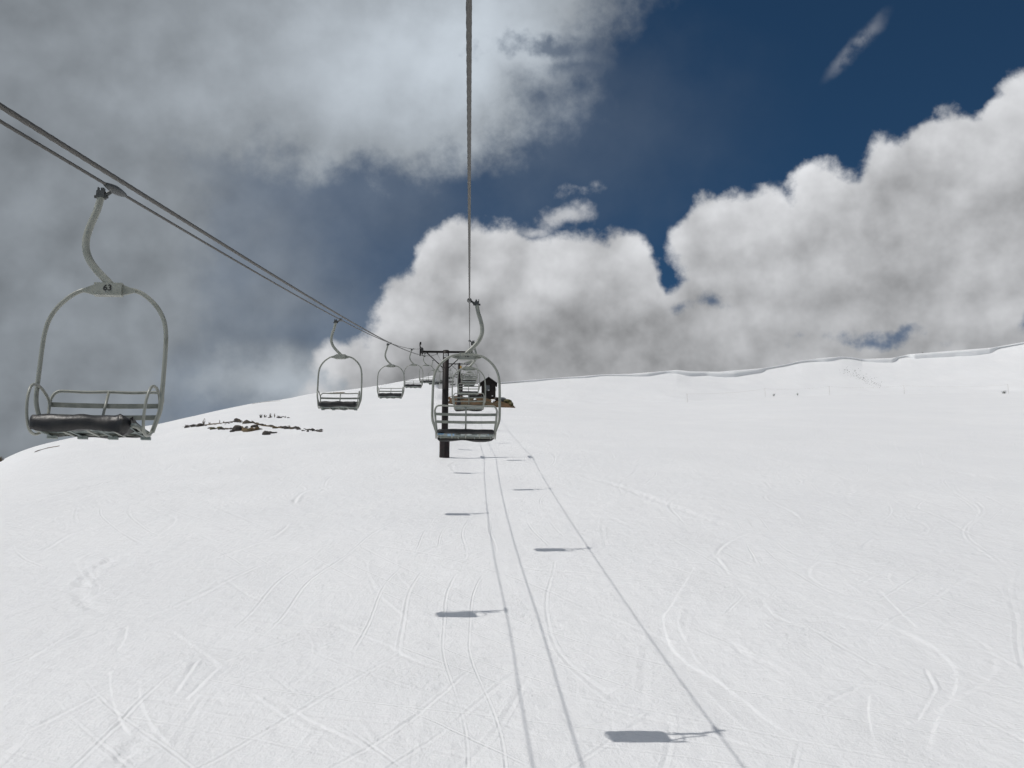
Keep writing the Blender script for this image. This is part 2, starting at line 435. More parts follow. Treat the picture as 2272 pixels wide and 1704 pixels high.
def px_table(pts):
    az, e = [], []
    for u, v in pts:
        d = ray(u, v); az.append(math.atan2(d[0], d[1])); e.append(d[2] / math.hypot(d[0], d[1]))
    return np.array(az), np.array(e)
SKY_AZ, SKY_E = px_table(SKY)
_ga = np.linspace(SKY_AZ[0], SKY_AZ[-1], 800); _ge = np.interp(_ga, SKY_AZ, SKY_E)
_k = np.exp(-0.5 * (np.arange(-90, 91) / 32.0) ** 2); _k /= _k.sum()
_gs = np.convolve(np.pad(_ge, 90, mode='edge'), _k, 'valid')
_k2 = np.exp(-0.5 * (np.arange(-30, 31) / 7.0) ** 2); _k2 /= _k2.sum()
_gl = np.convolve(np.pad(_ge, 30, mode='reflect', reflect_type='odd'), _k2, 'valid')
CR_AZ, CR_E = px_table(CREST)
_ce = np.interp(_ga, CR_AZ, CR_E); _ce = np.convolve(np.pad(_ce, 90, mode='edge'), _k, 'valid')
AZ_L, AZ_R = azel(960, 852)[0], azel(1050, 852)[0]
def near_surface(x, y):
    c, X0 = 0.00120, 220.0
    xx = np.minimum(x + 4.0, 0.0)
    bow = c * X0 * X0 * (np.sqrt(1 + 2 * (xx / X0) ** 2) - 1)
    z = SLOPE * y - bow
    return np.where(y < -60, z, z)
_AZS = np.linspace(-math.pi, math.pi, 1441)
_RS = np.concatenate([np.linspace(20, 400, 160)])
_E = (near_surface(_RS[None, :] * np.sin(_AZS)[:, None], _RS[None, :] * np.cos(_AZS)[:, None]) - CAMZ) / _RS[None, :]
_EMAX = _E.max(axis=1)
def left_delta(az):
    tgt = np.interp(az, _ga, _gl)
    d = tgt - np.interp(az, _AZS, _EMAX)
    w = sstep(-1.1, -0.6, az) * (1 - sstep(AZ_L, AZ_R, az))
    return d * w
def right_w(az):
    return sstep(AZ_L, AZ_R, az) * (1 - sstep(0.75, 1.3, az))
def crest_r(az):
    return 195 + 120 * sstep(AZ_L, 0.52, az)
def crest_delta(az):
    rf = crest_r(az)
    en = (near_surface(rf * np.sin(az), rf * np.cos(az)) - CAMZ) / rf
    return (np.interp(az, _ga, _ce) - en) * right_w(az)
def ridge_r(az):
    return crest_r(az) + 105 + 5 * np.sin(az * 11.0 + 1.0)
def vnoise(x, y, s, seed):
    """smooth value noise"""
    xs, ys = x / s, y / s
    xi, yi = np.floor(xs).astype(np.int64), np.floor(ys).astype(np.int64)
    fx, fy = xs - xi, ys - yi
    fx = fx * fx * (3 - 2 * fx); fy = fy * fy * (3 - 2 * fy)
    def h(a, b):
        n = (a * 374761393 + b * 668265263 + seed * 982451653) & 0xFFFFFFFF
        n = ((n ^ (n >> 13)) * 1274126177) & 0xFFFFFFFF
        return ((n ^ (n >> 16)) & 0xFFFF) / 32768.0 - 1.0
    return (h(xi, yi) * (1 - fx) + h(xi + 1, yi) * fx) * (1 - fy) + (h(xi, yi + 1) * (1 - fx) + h(xi + 1, yi + 1) * fx) * fy
def height(x, y):
    x = np.asarray(x, float); y = np.asarray(y, float)
    r = np.hypot(x, y) + 1e-9; az = np.arctan2(x, y)
    z = near_surface(x, y)
    z = z + left_delta(az) * r * sstep(35, 125, r) + crest_delta(az) * r * sstep(60, 175, r)
    w = right_w(az)
    rf, rr = crest_r(az), ridge_r(az)
    zf = near_surface(rf * np.sin(az), rf * np.cos(az)) + crest_delta(az) * rf
    er = np.interp(az, SKY_AZ, SKY_E); zr = CAMZ + np.interp(az, _ga, _gs) * rr
    dzr = (er - np.interp(az, _ga, _gs)) * rr
    u = np.clip((r - rf) / (rr - rf), 0, 1)
    wall = zf + (zr - zf) * (0.22 * u + 0.78 * u ** 1.75)
    wall = wall + dzr * sstep(0.70, 1.0, u)
    wall = wall + np.sin(math.pi * u) ** 0.8 * (1.1 * vnoise(x, y, 38.0, 71) + 0.55 * vnoise(x, y, 15.0, 72) + 0.2 * vnoise(x, y, 5.0, 73))
    wall = np.where(r > rr, zr + dzr - 0.10 * (r - rr), wall)
    far = np.where(r > rf, wall, z)
    z = z * (1 - w) + far * w
    # gentle swells, quieter near the fixed marks of the lift line
    und = 0.12 * vnoise(x, y, 12.0, 3) + 0.06 * vnoise(x, y, 5.0, 5) + 0.26 * vnoise(x, y, 26.0, 8) + 0.35 * vnoise(x, y, 45.0, 9) * sstep(60, 140, r)
    z = z + und * sstep(9, 25, r) * (1 - 0.6 * sstep(150, 260, r))
    return z
def ground_at_px(u, v):
    d = ray(u, v); t = 8.0
    rs = np.concatenate([np.arange(8, 120, 0.25), np.arange(120, 520, 1.0)]) / math.hypot(d[0], d[1])
    x, y, z = d[0] * rs, d[1] * rs, CAMZ + d[2] * rs
    g = z - height(x, y)
    k = np.argmax(g <= 0)
    if g[k] > 0: k = int(np.argmin(g))
    if k > 0:
        f = g[k - 1] / (g[k - 1] - g[k] + 1e-12); f = min(max(f, 0), 1)
        t = rs[k - 1] + (rs[k] - rs[k - 1]) * f
    else: t = rs[0]
    p = np.array([d[0] * t, d[1] * t, 0]); p[2] = float(height(p[0], p[1]))
    return p

# ski tracks: courses over the ground (traced in plan from the photograph), width, depth, kind
TR = []
def trk(pts, w=0.10, dep=0.02, kind='groove', o=(1280, 1040), s=2.23):
    g = [ground_at_px(o[0] + x / s, o[1] + y / s)[:2] for x, y in pts]
    TR.append((spline([(*p, 0) for p in g], 6), w, dep, kind))
R_ = dict(o=(1280, 1040), s=2.23); L_ = dict(o=(0, 1040), s=2.212)
trk([(570, 455), (520, 540), (430, 680), (395, 730), (400, 800), (435, 890), (510, 965), (620, 1030), (780, 1145), (880, 1235), (1000, 1315), (1100, 1390), (1210, 1470)], 0.22, 0.055, 'groove', **R_)
trk([(560, 660), (520, 690), (505, 760), (540, 850), (600, 950), (690, 1035), (800, 1135), (900, 1235), (1080, 1370)], 0.06, 0.03, 'berm', **R_)
trk([(1000, 425), (1140, 485), (1300, 555), (1410, 610)], 0.10, 0.035, 'berm', **R_)
trk([(1000, 480), (1020, 500), (1100, 545), (1240, 590)], 0.08, 0.025, 'berm', **R_)
trk([(1050, 640), (1250, 720), (1450, 765), (1600, 820), (1720, 885), (1800, 965), (1815, 1040), (1790, 1115), (1730, 1200), (1690, 1290), (1670, 1380), (1660, 1481)], 0.30, 0.06, 'groove', **R_)
trk([(1720, 980), (1745, 1030), (1770, 1090), (1720, 1180), (1670, 1260)], 0.06, 0.05, 'cut', **R_)
trk([(1480, 590), (1530, 650), (1600, 720), (1690, 805)], 0.09, 0.03, 'groove', **R_)
trk([(905, 640), (930, 690), (990, 740), (1100, 780), (1250, 835), (1460, 935)], 0.10, 0.03, 'groove', **R_)
trk([(640, 800), (760, 860), (830, 920), (940, 970), (1060, 1035)], 0.10, 0.05, 'rough', **R_)
trk([(690, 430), (720, 385), (830, 325), (1000, 290)], 0.10, 0.05, 'cut', **R_)
trk([(690, 440), (730, 490), (760, 530)], 0.08, 0.04, 'cut', **R_)
trk([(760, 530), (900, 570), (1060, 610), (1180, 650)], 0.10, 0.03, 'berm', **R_)
trk([(1040, 930), (1130, 970), (1240, 1040)], 0.06, 0.025, 'berm', **R_)
trk([(180, 1095), (270, 1100), (400, 1090), (520, 1090)], 0.05, 0.03, 'cut', **R_)
trk([(10, 1150), (200, 1200), (500, 1275), (800, 1360), (1020, 1425)], 0.08, 0.03, 'groove', **R_)
trk([(0, 735), (150, 705), (400, 695), (650, 660)], 0.05, 0.03, 'cut', **R_)
trk([(1410, 1070), (1260, 1140), (1200, 1190)], 0.06, 0.05, 'rough', **R_)
trk([(0, 20), (200, 85), (430, 170), (640, 250), (820, 315)], 0.25, 0.06, 'rough', **R_)
trk([(0, 330), (250, 305), (500, 320), (700, 290), (870, 255)], 0.12, 0.04, 'cut', **R_)
trk([(160, 430), (320, 395), (520, 345)], 0.09, 0.04, 'cut', **R_)
trk([(1850, 970), (1980, 1020), (2212, 1100)], 0.10, 0.035, 'berm', **R_)
trk([(1840, 1040), (2000, 1090), (2212, 1165)], 0.08, 0.03, 'groove', **R_)
trk([(1820, 1270), (2000, 1340), (2212, 1410)], 0.07, 0.03, 'berm', **R_)
trk([(1800, 1330), (1950, 1400), (2150, 1481)], 0.10, 0.04, 'rough', **R_)
trk([(1980, 880), (2090, 930), (2212, 1000)], 0.08, 0.03, 'berm', **R_)
trk([(1560, 500), (1550, 545), (1600, 575), (1740, 570)], 0.08, 0.03, 'berm', **R_)
trk([(1640, 100), (1900, 150), (2212, 205)], 0.25, 0.04, 'berm', **R_)
trk([(1830, 10), (2000, 40), (2212, 60)], 0.3, 0.05, 'rough', **R_)
trk([(1140, 190), (1500, 250), (1900, 330), (2212, 390)], 0.16, 0.02, 'groove', **R_)
trk([(1040, 180), (1400, 260), (1800, 350), (2212, 440)], 0.14, 0.02, 'berm', **R_)
trk([(1430, 1110), (1420, 1200), (1440, 1330)], 0.10, 0.03, 'groove', **R_)
trk([(1500, 1240), (1480, 1340), (1500, 1440)], 0.07, 0.025, 'berm', **R_)
trk([(640, 1100), (760, 1220), (860, 1310)], 0.06, 0.02, 'berm', **R_)
trk([(560, 1290), (620, 1390), (610, 1481)], 0.10, 0.03, 'rough', **R_)
trk([(780, 850), (900, 930), (1010, 990)], 0.07, 0.02, 'berm', **R_)
# left
trk([(1440, 180), (1460, 140), (1500, 112), (1600, 92), (1720, 80)], 0.14, 0.055, 'cut', **L_)
trk([(1425, 260), (1390, 300), (1320, 342), (1200, 390), (1050, 440), (920, 466), (800, 500), (640, 530)], 0.09, 0.05, 'cut', **L_)
trk([(570, 425), (480, 490), (405, 560), (380, 605), (420, 655), (480, 700), (570, 722)], 0.18, 0.07, 'rough', **L_)
trk([(480, 650), (580, 680), (700, 710)], 0.07, 0.03, 'berm', **L_)
trk([(0, 755), (100, 712), (250, 662), (360, 630)], 0.10, 0.05, 'cut', **L_)
trk([(0, 190), (200, 145), (430, 92), (560, 62), (700, 20)], 0.14, 0.06, 'cut', **L_)
trk([(290, 215), (450, 180), (590, 150)], 0.10, 0.04, 'cut', **L_)
trk([(1050, 190), (1170, 160), (1260, 140)], 0.10, 0.04, 'cut', **L_)
trk([(1815, 430), (1812, 500), (1870, 620), (1950, 692), (2035, 778)], 0.08, 0.035, 'berm', **L_)
trk([(1620, 760), (1800, 830), (1900, 872), (2000, 930), (2212, 1005)], 0.09, 0.035, 'groove', **L_)
trk([(970, 940), (900, 1040), (850, 1110)], 0.07, 0.06, 'cut', **L_)
trk([(1075, 970), (980, 1062), (900, 1140)], 0.08, 0.06, 'cut', **L_)
trk([(1100, 540), (1230, 630), (1380, 668)], 0.07, 0.03, 'groove', **L_)
trk([(830, 780), (900, 830), (990, 890), (1080, 960), (1130, 1020)], 0.09, 0.035, 'berm', **L_)
trk([(1220, 1090), (1330, 1165), (1500, 1272), (1620, 1300)], 0.07, 0.035, 'berm', **L_)
trk([(1370, 1150), (1500, 1232), (1700, 1330), (1850, 1412)], 0.08, 0.035, 'groove', **L_)
trk([(1580, 1330), (1700, 1400), (1850, 1469)], 0.06, 0.03, 'berm', **L_)
trk([(520, 990), (530, 1120), (580, 1250), (630, 1330)], 0.09, 0.04, 'groove', **L_)
trk([(690, 1040), (700, 1150), (760, 1270), (840, 1360), (890, 1460)], 0.06, 0.03, 'berm', **L_)
trk([(790, 1220), (690, 1330), (625, 1410), (590, 1480)], 0.16, 0.06, 'rough', **L_)
trk([(1750, 1220), (1820, 1310), (1870, 1400)], 0.06, 0.03, 'berm', **L_)
trk([(2212, 1040), (2080, 1170), (1990, 1300), (1995, 1440)], 0.12, 0.04, 'rough', **L_)
trk([(2400, 1300), (2212, 1375), (2060, 1425), (1900, 1480)], 0.08, 0.05, 'rough', **L_)
trk([(1300, 1055), (1500, 1012), (1700, 972), (1920, 945)], 0.06, 0.035, 'rough', **L_)
trk([(130, 1290), (250, 1232), (400, 1152), (520, 1092)], 0.07, 0.035, 'cut', **L_)
trk([(100, 960), (260, 860), (400, 780)], 0.07, 0.03, 'cut', **L_)
trk([(730, 180), (780, 210), (845, 235), (850, 262), (790, 312), (715, 358)], 0.10, 0.045, 'groove', **L_)
trk([(200, 410), (350, 322), (500, 280)], 0.09, 0.04, 'cut', **L_)
trk([(1800, 50), (1900, 35), (1980, 0)], 0.12, 0.05, 'cut', **L_)
trk([(1580, 320), (1760, 300), (1900, 290)], 0.09, 0.035, 'cut', **L_)
trk([(1420, 560), (1530, 510), (1620, 455)], 0.08, 0.045, 'rough', **L_)
trk([(1430, 850), (1560, 835), (1760, 820), (2000, 790)], 0.05, 0.025, 'cut', **L_)
trk([(610, 770), (600, 830), (560, 900)], 0.09, 0.035, 'groove', **L_)
trk([(1800, 385), (1960, 370), (2212, 320)], 0.07, 0.03, 'cut', **L_)
trk([(1950, 430), (1960, 520), (2040, 610)], 0.07, 0.02, 'berm', **L_)
trk([(1650, 540), (1800, 520), (2000, 500), (2212, 470)], 0.06, 0.025, 'cut', **L_)
# many faint runs coming down the fall line, wandering from side to side
for k in range(130):
    x0 = rng.uniform(-60, 75); y0 = rng.uniform(35, 150); ln = rng.uniform(8, 40)
    a, ph, wl = rng.uniform(0.3, 2.6), rng.uniform(0, 6.28), rng.uniform(10, 26)
    dr = rng.uniform(-0.5, 0.5)
    ys = np.arange(0, ln, 1.0)
    P = [(x0 + dr * t + a * math.sin(ph + t / wl * 6.28), y0 - t, 0) for t in ys]
    kd, wd, dp = rng.choice(['berm', 'groove', 'cut', 'groove']), rng.uniform(0.05, 0.11), rng.uniform(0.008, 0.022)
    TR.append((P, wd, dp, kd))
    if k % 2 == 0: TR.append(([(p[0] + 0.28 + 0.06 * math.sin(i * 0.3), p[1] + 0.1, 0) for i, p in enumerate(P)], wd * 0.8, dp * 0.8, kd))
for k in range(90):        # short scrapes across the slope
    x0 = rng.uniform(-45, 50); y0 = rng.uniform(14, 110); ln = rng.uniform(1.5, 7); dr = rng.uniform(-0.55, 0.55); cv = rng.uniform(-0.05, 0.05)
    P = [(x0 + t, y0 + dr * t + cv * t * t, 0) for t in np.arange(0, ln, 0.4)]
    if len(P) > 2: TR.append((P, rng.uniform(0.04, 0.10), rng.uniform(0.012, 0.032), rng.choice(['cut', 'rough', 'groove'])))

def carve(x, y):
    dz = np.zeros_like(x)
    for P, w, dep, kind in TR:
        P = np.array(P)[:, :2]
        dep = dep * {'cut': 0.95, 'rough': 0.75, 'groove': 0.5, 'berm': 0.34}[str(kind)]; w = w * {'cut': 0.8, 'rough': 0.9, 'groove': 0.9, 'berm': 0.7}[str(kind)]
        e = P[-1] - P[0]
        if (abs(e[1]) > 0.35 * abs(e[0]) and e[1] > 0) or (abs(e[1]) <= 0.35 * abs(e[0]) and e[0] < 0): P = P[::-1]
        m = 5 * w
        sel = np.where((x > P[:, 0].min() - m) & (x < P[:, 0].max() + m) & (y > P[:, 1].min() - m) & (y < P[:, 1].max() + m))[0]
        if len(sel) == 0: continue
        X, Y = x[sel], y[sel]
        best = np.full(len(sel), 1e9); sd = np.zeros(len(sel)); al = np.zeros(len(sel))
        L = 0.0
        seglen = np.hypot(*(P[1:] - P[:-1]).T); tot = seglen.sum() + 1e-9
        for i in range(len(P) - 1):
            ax, ay = P[i]; bx, by = P[i + 1]; dx, dy = bx - ax, by - ay; l2 = dx * dx + dy * dy + 1e-12
            t = np.clip(((X - ax) * dx + (Y - ay) * dy) / l2, 0, 1)
            ex, ey = X - ax - t * dx, Y - ay - t * dy
            d2 = ex * ex + ey * ey
            c = np.sign(dx * (Y - ay) - dy * (X - ax))
            b = d2 < best
            best[b] = d2[b]; sd[b] = c[b]; al[b] = (L + t * seglen[i])[b]
            L += seglen[i]
        s = np.sqrt(best) / w
        fade = sstep(0, 0.12, al / tot) * (1 - sstep(0.85, 1.0, al / tot))
        mod = 0.75 + 0.45 * vnoise(al + w * 91, al * 0 + dep * 777, 0.9, 17)
        if kind == 'groove':
            q = s * sd
            p = -np.clip((q + 1.6) / 2.2, 0, 1) * (1 - sstep(0.65, 1.0, q)) + 0.16 * np.exp(-(q - 1.3) ** 2 * 2.5)
        elif kind == 'berm':
            q = s * sd
            p = 0.85 * np.exp(-np.where(q < 0, (q / 0.45) ** 2, (q / 1.8) ** 2)) - 0.3 * np.exp(-(q + 1.5) ** 2 * 2)
        elif kind == 'cut':
            q = s * sd
            p = -np.exp(-(q + 0.3) ** 2 * 1.6) + 0.7 * np.exp(-(q - 1.1) ** 2 * 1.5)
        else:
            p = (-np.exp(-s * s * 0.7) + 0.55 * np.exp(-(s - 1.7) ** 2)) * (0.4 + 1.1 * np.abs(vnoise(X, Y, 0.23, 41))) + 0.8 * np.exp(-s * s * 0.25) * vnoise(X, Y, 0.17, 23)
        dz[sel] += dep * p * fade * mod * ((0.42 + 0.58 * sstep(22, 48, np.hypot(X, Y))) if kind in ('cut', 'rough') else 1.0)
    return dz

def build_terrain():
    fov = np.linspace(-0.56, 0.60, 1420)
    rest = np.concatenate([np.linspace(0.60, 2 * math.pi - 0.56, 110)[1:-1]])
    az = np.concatenate([fov, rest]); az = np.where(az > math.pi, az - 2 * math.pi, az)
    rf = np.clip(crest_r(az), 150, 420); wl = right_w(az)
    rf = rf * wl + 235 * (1 - wl)
    rr = ridge_r(az) * wl + 345 * (1 - wl)
    rows = []
    for r in np.geomspace(0.6, 12.5, 18)[:-1]: rows.append(np.full_like(az, r))
    # near field: spacing that shrinks towards the camera
    n1 = 560
    q = np.linspace(0, 1, n1)
    for t in q:
        inv = (1 / 12.5) * (1 - t) + (1 / rf) * t
        lg = 12.5 * (rf / 12.5) ** t
        rows.append(1 / (0.80 * inv + 0.20 / lg))
    rows[-1] = rf.copy()
    for t in np.linspace(0, 1, 71)[1:]: rows.append(rf + (rr - rf) * t)
    for t in np.geomspace(0.006, 1, 22): rows.append(rr + (1900 - rr) * t)
    Rm = np.array(rows)
    X = Rm * np.sin(az)[None, :]; Y = Rm * np.cos(az)[None, :]
    Z = height(X, Y)
    flat = carve(X.ravel(), Y.ravel()).reshape(X.shape)
    Z = Z + flat
    # fine hummocks of chopped snow
    Z += (0.012 * vnoise(X, Y, 0.55, 61) + 0.007 * vnoise(X, Y, 0.23, 63)) * (1 - sstep(35, 80, Rm)) * (0.5 + 0.5 * vnoise(X, Y, 6.0, 66))
    nr, nc = X.shape
    co = np.stack([X, Y, Z], -1).reshape(-1, 3)
    i = np.arange(nr - 1)[:, None] * nc; j = np.arange(nc)[None, :]; j2 = (j + 1) % nc
    quads = np.stack([i + j, i + j2, i + nc + j2, i + nc + j], -1).reshape(-1, 4)[:, ::-1]
    me = bpy.data.meshes.new('snow_slope')
    nv = len(co) + 1
    co = np.concatenate([co, [[0, 0, float(height(0.0, 0.01))]]])
    tri = np.stack([np.full(nc, nv - 1), j.ravel(), j2.ravel()], -1)[:, ::-1]
    me.vertices.add(nv); me.vertices.foreach_set('co', co.ravel())
    nl = quads.size + tri.size
    me.loops.add(nl); me.loops.foreach_set('vertex_index', np.concatenate([quads.ravel(), tri.ravel()]).astype(np.int32))
    nf = len(quads) + len(tri)
    me.polygons.add(nf)
    st = np.concatenate([np.arange(len(quads)) * 4, quads.size + np.arange(len(tri)) * 3]).astype(np.int32)
    me.polygons.foreach_set('loop_start', st)
    me.polygons.foreach_set('use_smooth', np.ones(nf, bool))
    me.update(calc_edges=True); me.validate()
    if me.polygons[0].normal.z < 0: me.flip_normals()
    o = obj('snow_slope', me, M['snow'])
    tag(o, 'open white ski slope with faint ski tracks rising to a snowy ridge', 'snow slope', kind='structure')
build_terrain()

# snow cornices along the far ridge: (u, v of lip, v of foot)
_th = [(1105, 1), (1150, 2), (1190, 5), (1240, 2), (1300, 5.5), (1345, 2), (1400, 7), (1440, 9.5), (1478, 5), (1500, 9), (1535, 11), (1570, 8), (1600, 14), (1632, 17), (1660, 14), (1690, 9), (1702, 3.5), (1743, 3), (1790, 4), (1830, 7.5),
       (1852, 7), (1874, 3), (1905, 2.5), (1930, 7), (1960, 9), (1984, 9.5), (1993, 3), (2010, 3), (2028, 9), (2070, 10.5), (2120, 9.5), (2170, 11), (2198, 9), (2216, 3.5), (2272, 3), (2330, 3)]
_cu = np.arange(1105, 2330, 7.0)
_ct = np.interp(_cu, [p[0] for p in SKY], [p[1] for p in SKY]) - np.clip(_cu - 2272, 0, 99) * 0.17
_ch = np.interp(_cu, [p[0] for p in _th], [p[1] for p in _th])
CORN = [('overhanging snow cornice with a shaded face along the whole right ridge', list(zip(_cu, _ct, _ct + _ch)))]
def cornice(label, pts):
    us = np.array([p[0] for p in pts]); top = np.array([p[1] for p in pts]); bot = np.array([p[2] for p in pts])
    uu = np.arange(us[0], us[-1] + 0.1, 3.0)      # one section every few metres
    tt = np.interp(uu, us, top); bb = np.interp(uu, us, bot)
    bb = bb + (0.5 * np.sin(uu * 0.045) + 0.25 * np.sin(uu * 0.12 + 1)) * np.clip((bb - tt) / 8, 0, 1); tt = tt - 0.5
    m = MB(); vs = []; K = 8
    for u, a, b in zip(uu, tt, bb):
        az = azel(u, a)[0]; rr = float(ridge_r(np.array(az)))
        b = a + (b - a) * (0.9 + 0.85 * float(sstep(3.0, 11.0, b - a))); th = max((b - a) * rr / F, 0.02)
        prot = 1.6 + th * 1.3
        def pt(r, v):
            d = ray(u, v); k = r / math.hypot(d[0], d[1]); return (d[0] * k, d[1] * k, CAMZ + d[2] * k)
        h = b - a
        vs += [pt(rr + 3.5, a + 3.0), pt(rr - 0.4 * prot, a + 0.6), pt(rr - 0.80 * prot, a + 0.1), pt(rr - prot, a + 0.10 * h), pt(rr - prot - 0.12 * th, a + 0.3 * h),
               pt(rr - prot - 0.10 * th, a + 0.65 * h), pt(rr - prot - 0.25 * th, a + h), pt(rr - prot + 1.5, a + h + 4)]
    n = len(uu); fs = []
    for i in range(n - 1):
        for k in range(K - 1): fs.append((i * K + k, (i + 1) * K + k, (i + 1) * K + k + 1, i * K + k + 1))
    m.add(vs, fs, True)
    o = m.build('snow_cornice', M['snow']); tag(o, label, 'cornice')
    me = o.data
    bm = bmesh.new(); bm.from_mesh(me); bmesh.ops.recalc_face_normals(bm, faces=bm.faces); bm.to_mesh(me); bm.free()
for l, p in CORN: cornice(l, p)

# ---------------------------------------------------------------- ropes
XR, XL = -0.018, -3.23
def rope_path(nodes, x, spans):
    """nodes: fitted near span (depth, height over axis); spans: following (depth, height, sag)"""
    c = np.polyfit([n[0] for n in nodes], [n[1] for n in nodes], 3)
    def f(D):
        if D <= nodes[-1][0]:
            if D < 0: return float(np.polyval(c, 0) + (0 - D) * 0.013 + D * D * 0.0006)
            return float(np.polyval(c, D))
        d0, h0 = nodes[-1]
        for d1, h1, sag in spans:
            if D <= d1:
                t = (D - d0) / (d1 - d0); return h0 + (h1 - h0) * t - 4 * sag * t * (1 - t)
            d0, h0 = d1, h1
        return h0
    return f
def depth_of(y, yc): return (y + yc * math.sin(PITCH)) / math.cos(PITCH)
T1 = ground_at_px(983, 1015); T2 = ground_at_px(1016, 909)
D1, D2 = depth_of(T1[1], 2.42), depth_of(T2[1], 3.3)
D3 = D2 + 50.0
H2 = (852 - 804) / F * D2
print('TOWERS', D1, D2, T1, T2)
ropeR = rope_path([(0, 1.58), (17, 1.365), (34, 1.405), (51, 1.72), (D1, 2.42)], XR, [(D2, H2, 0.75), (D3, H2 - 1.6, 0.1)])
ropeL = rope_path([(0, 1.90), (9.5, 1.74), (26, 1.54), (42.2, 1.64), (59, 1.93), (D1, 2.36)], XL, [(D2, H2 - 0.04, 0.6), (D3, H2 - 1.6, 0.1)])
wireS = rope_path([(0, 1.38), (9, 1.22), (26, 1.12), (42.2, 1.22), (59, 1.55), (D1, 2.0)], XL + 1.0, [(D2, H2 - 0.4, 0.8), (D3, H2 - 1.8, 0.1)])
def rope(name, label, f, x, r):
    Ds = list(np.arange(-46, -2, 0.5)) + list(np.arange(-2, 16, 0.018)) + list(np.arange(16, 30, 0.5)) + list(np.arange(30, D3 + 0.1, 1.0))
    path = [at_depth(D, f(D), x) for D in Ds]
    tw = [((D / 0.16) * 2 * math.pi / 6 if -2 <= D < 16 else 0.0, 6, 0.13 if -1.9 <= D < 15.9 else 0.0) for D in Ds]
    o = MB().tube(path, r, 18, twist=tw).build(name, M['rope']); tag(o, label, 'cable'); return o
rope('haul_rope', 'twisted steel haul rope running overhead from the top edge to the uphill chairs', ropeR, XR, 0.0115)
rope('haul_rope', 'steel haul rope at left that carries the returning chairs', ropeL, XL, 0.0125)
rope('safety_cable', 'second steel cable just above the returning haul rope, with no chairs on it', wireS, XL + 1.0, 0.0135)

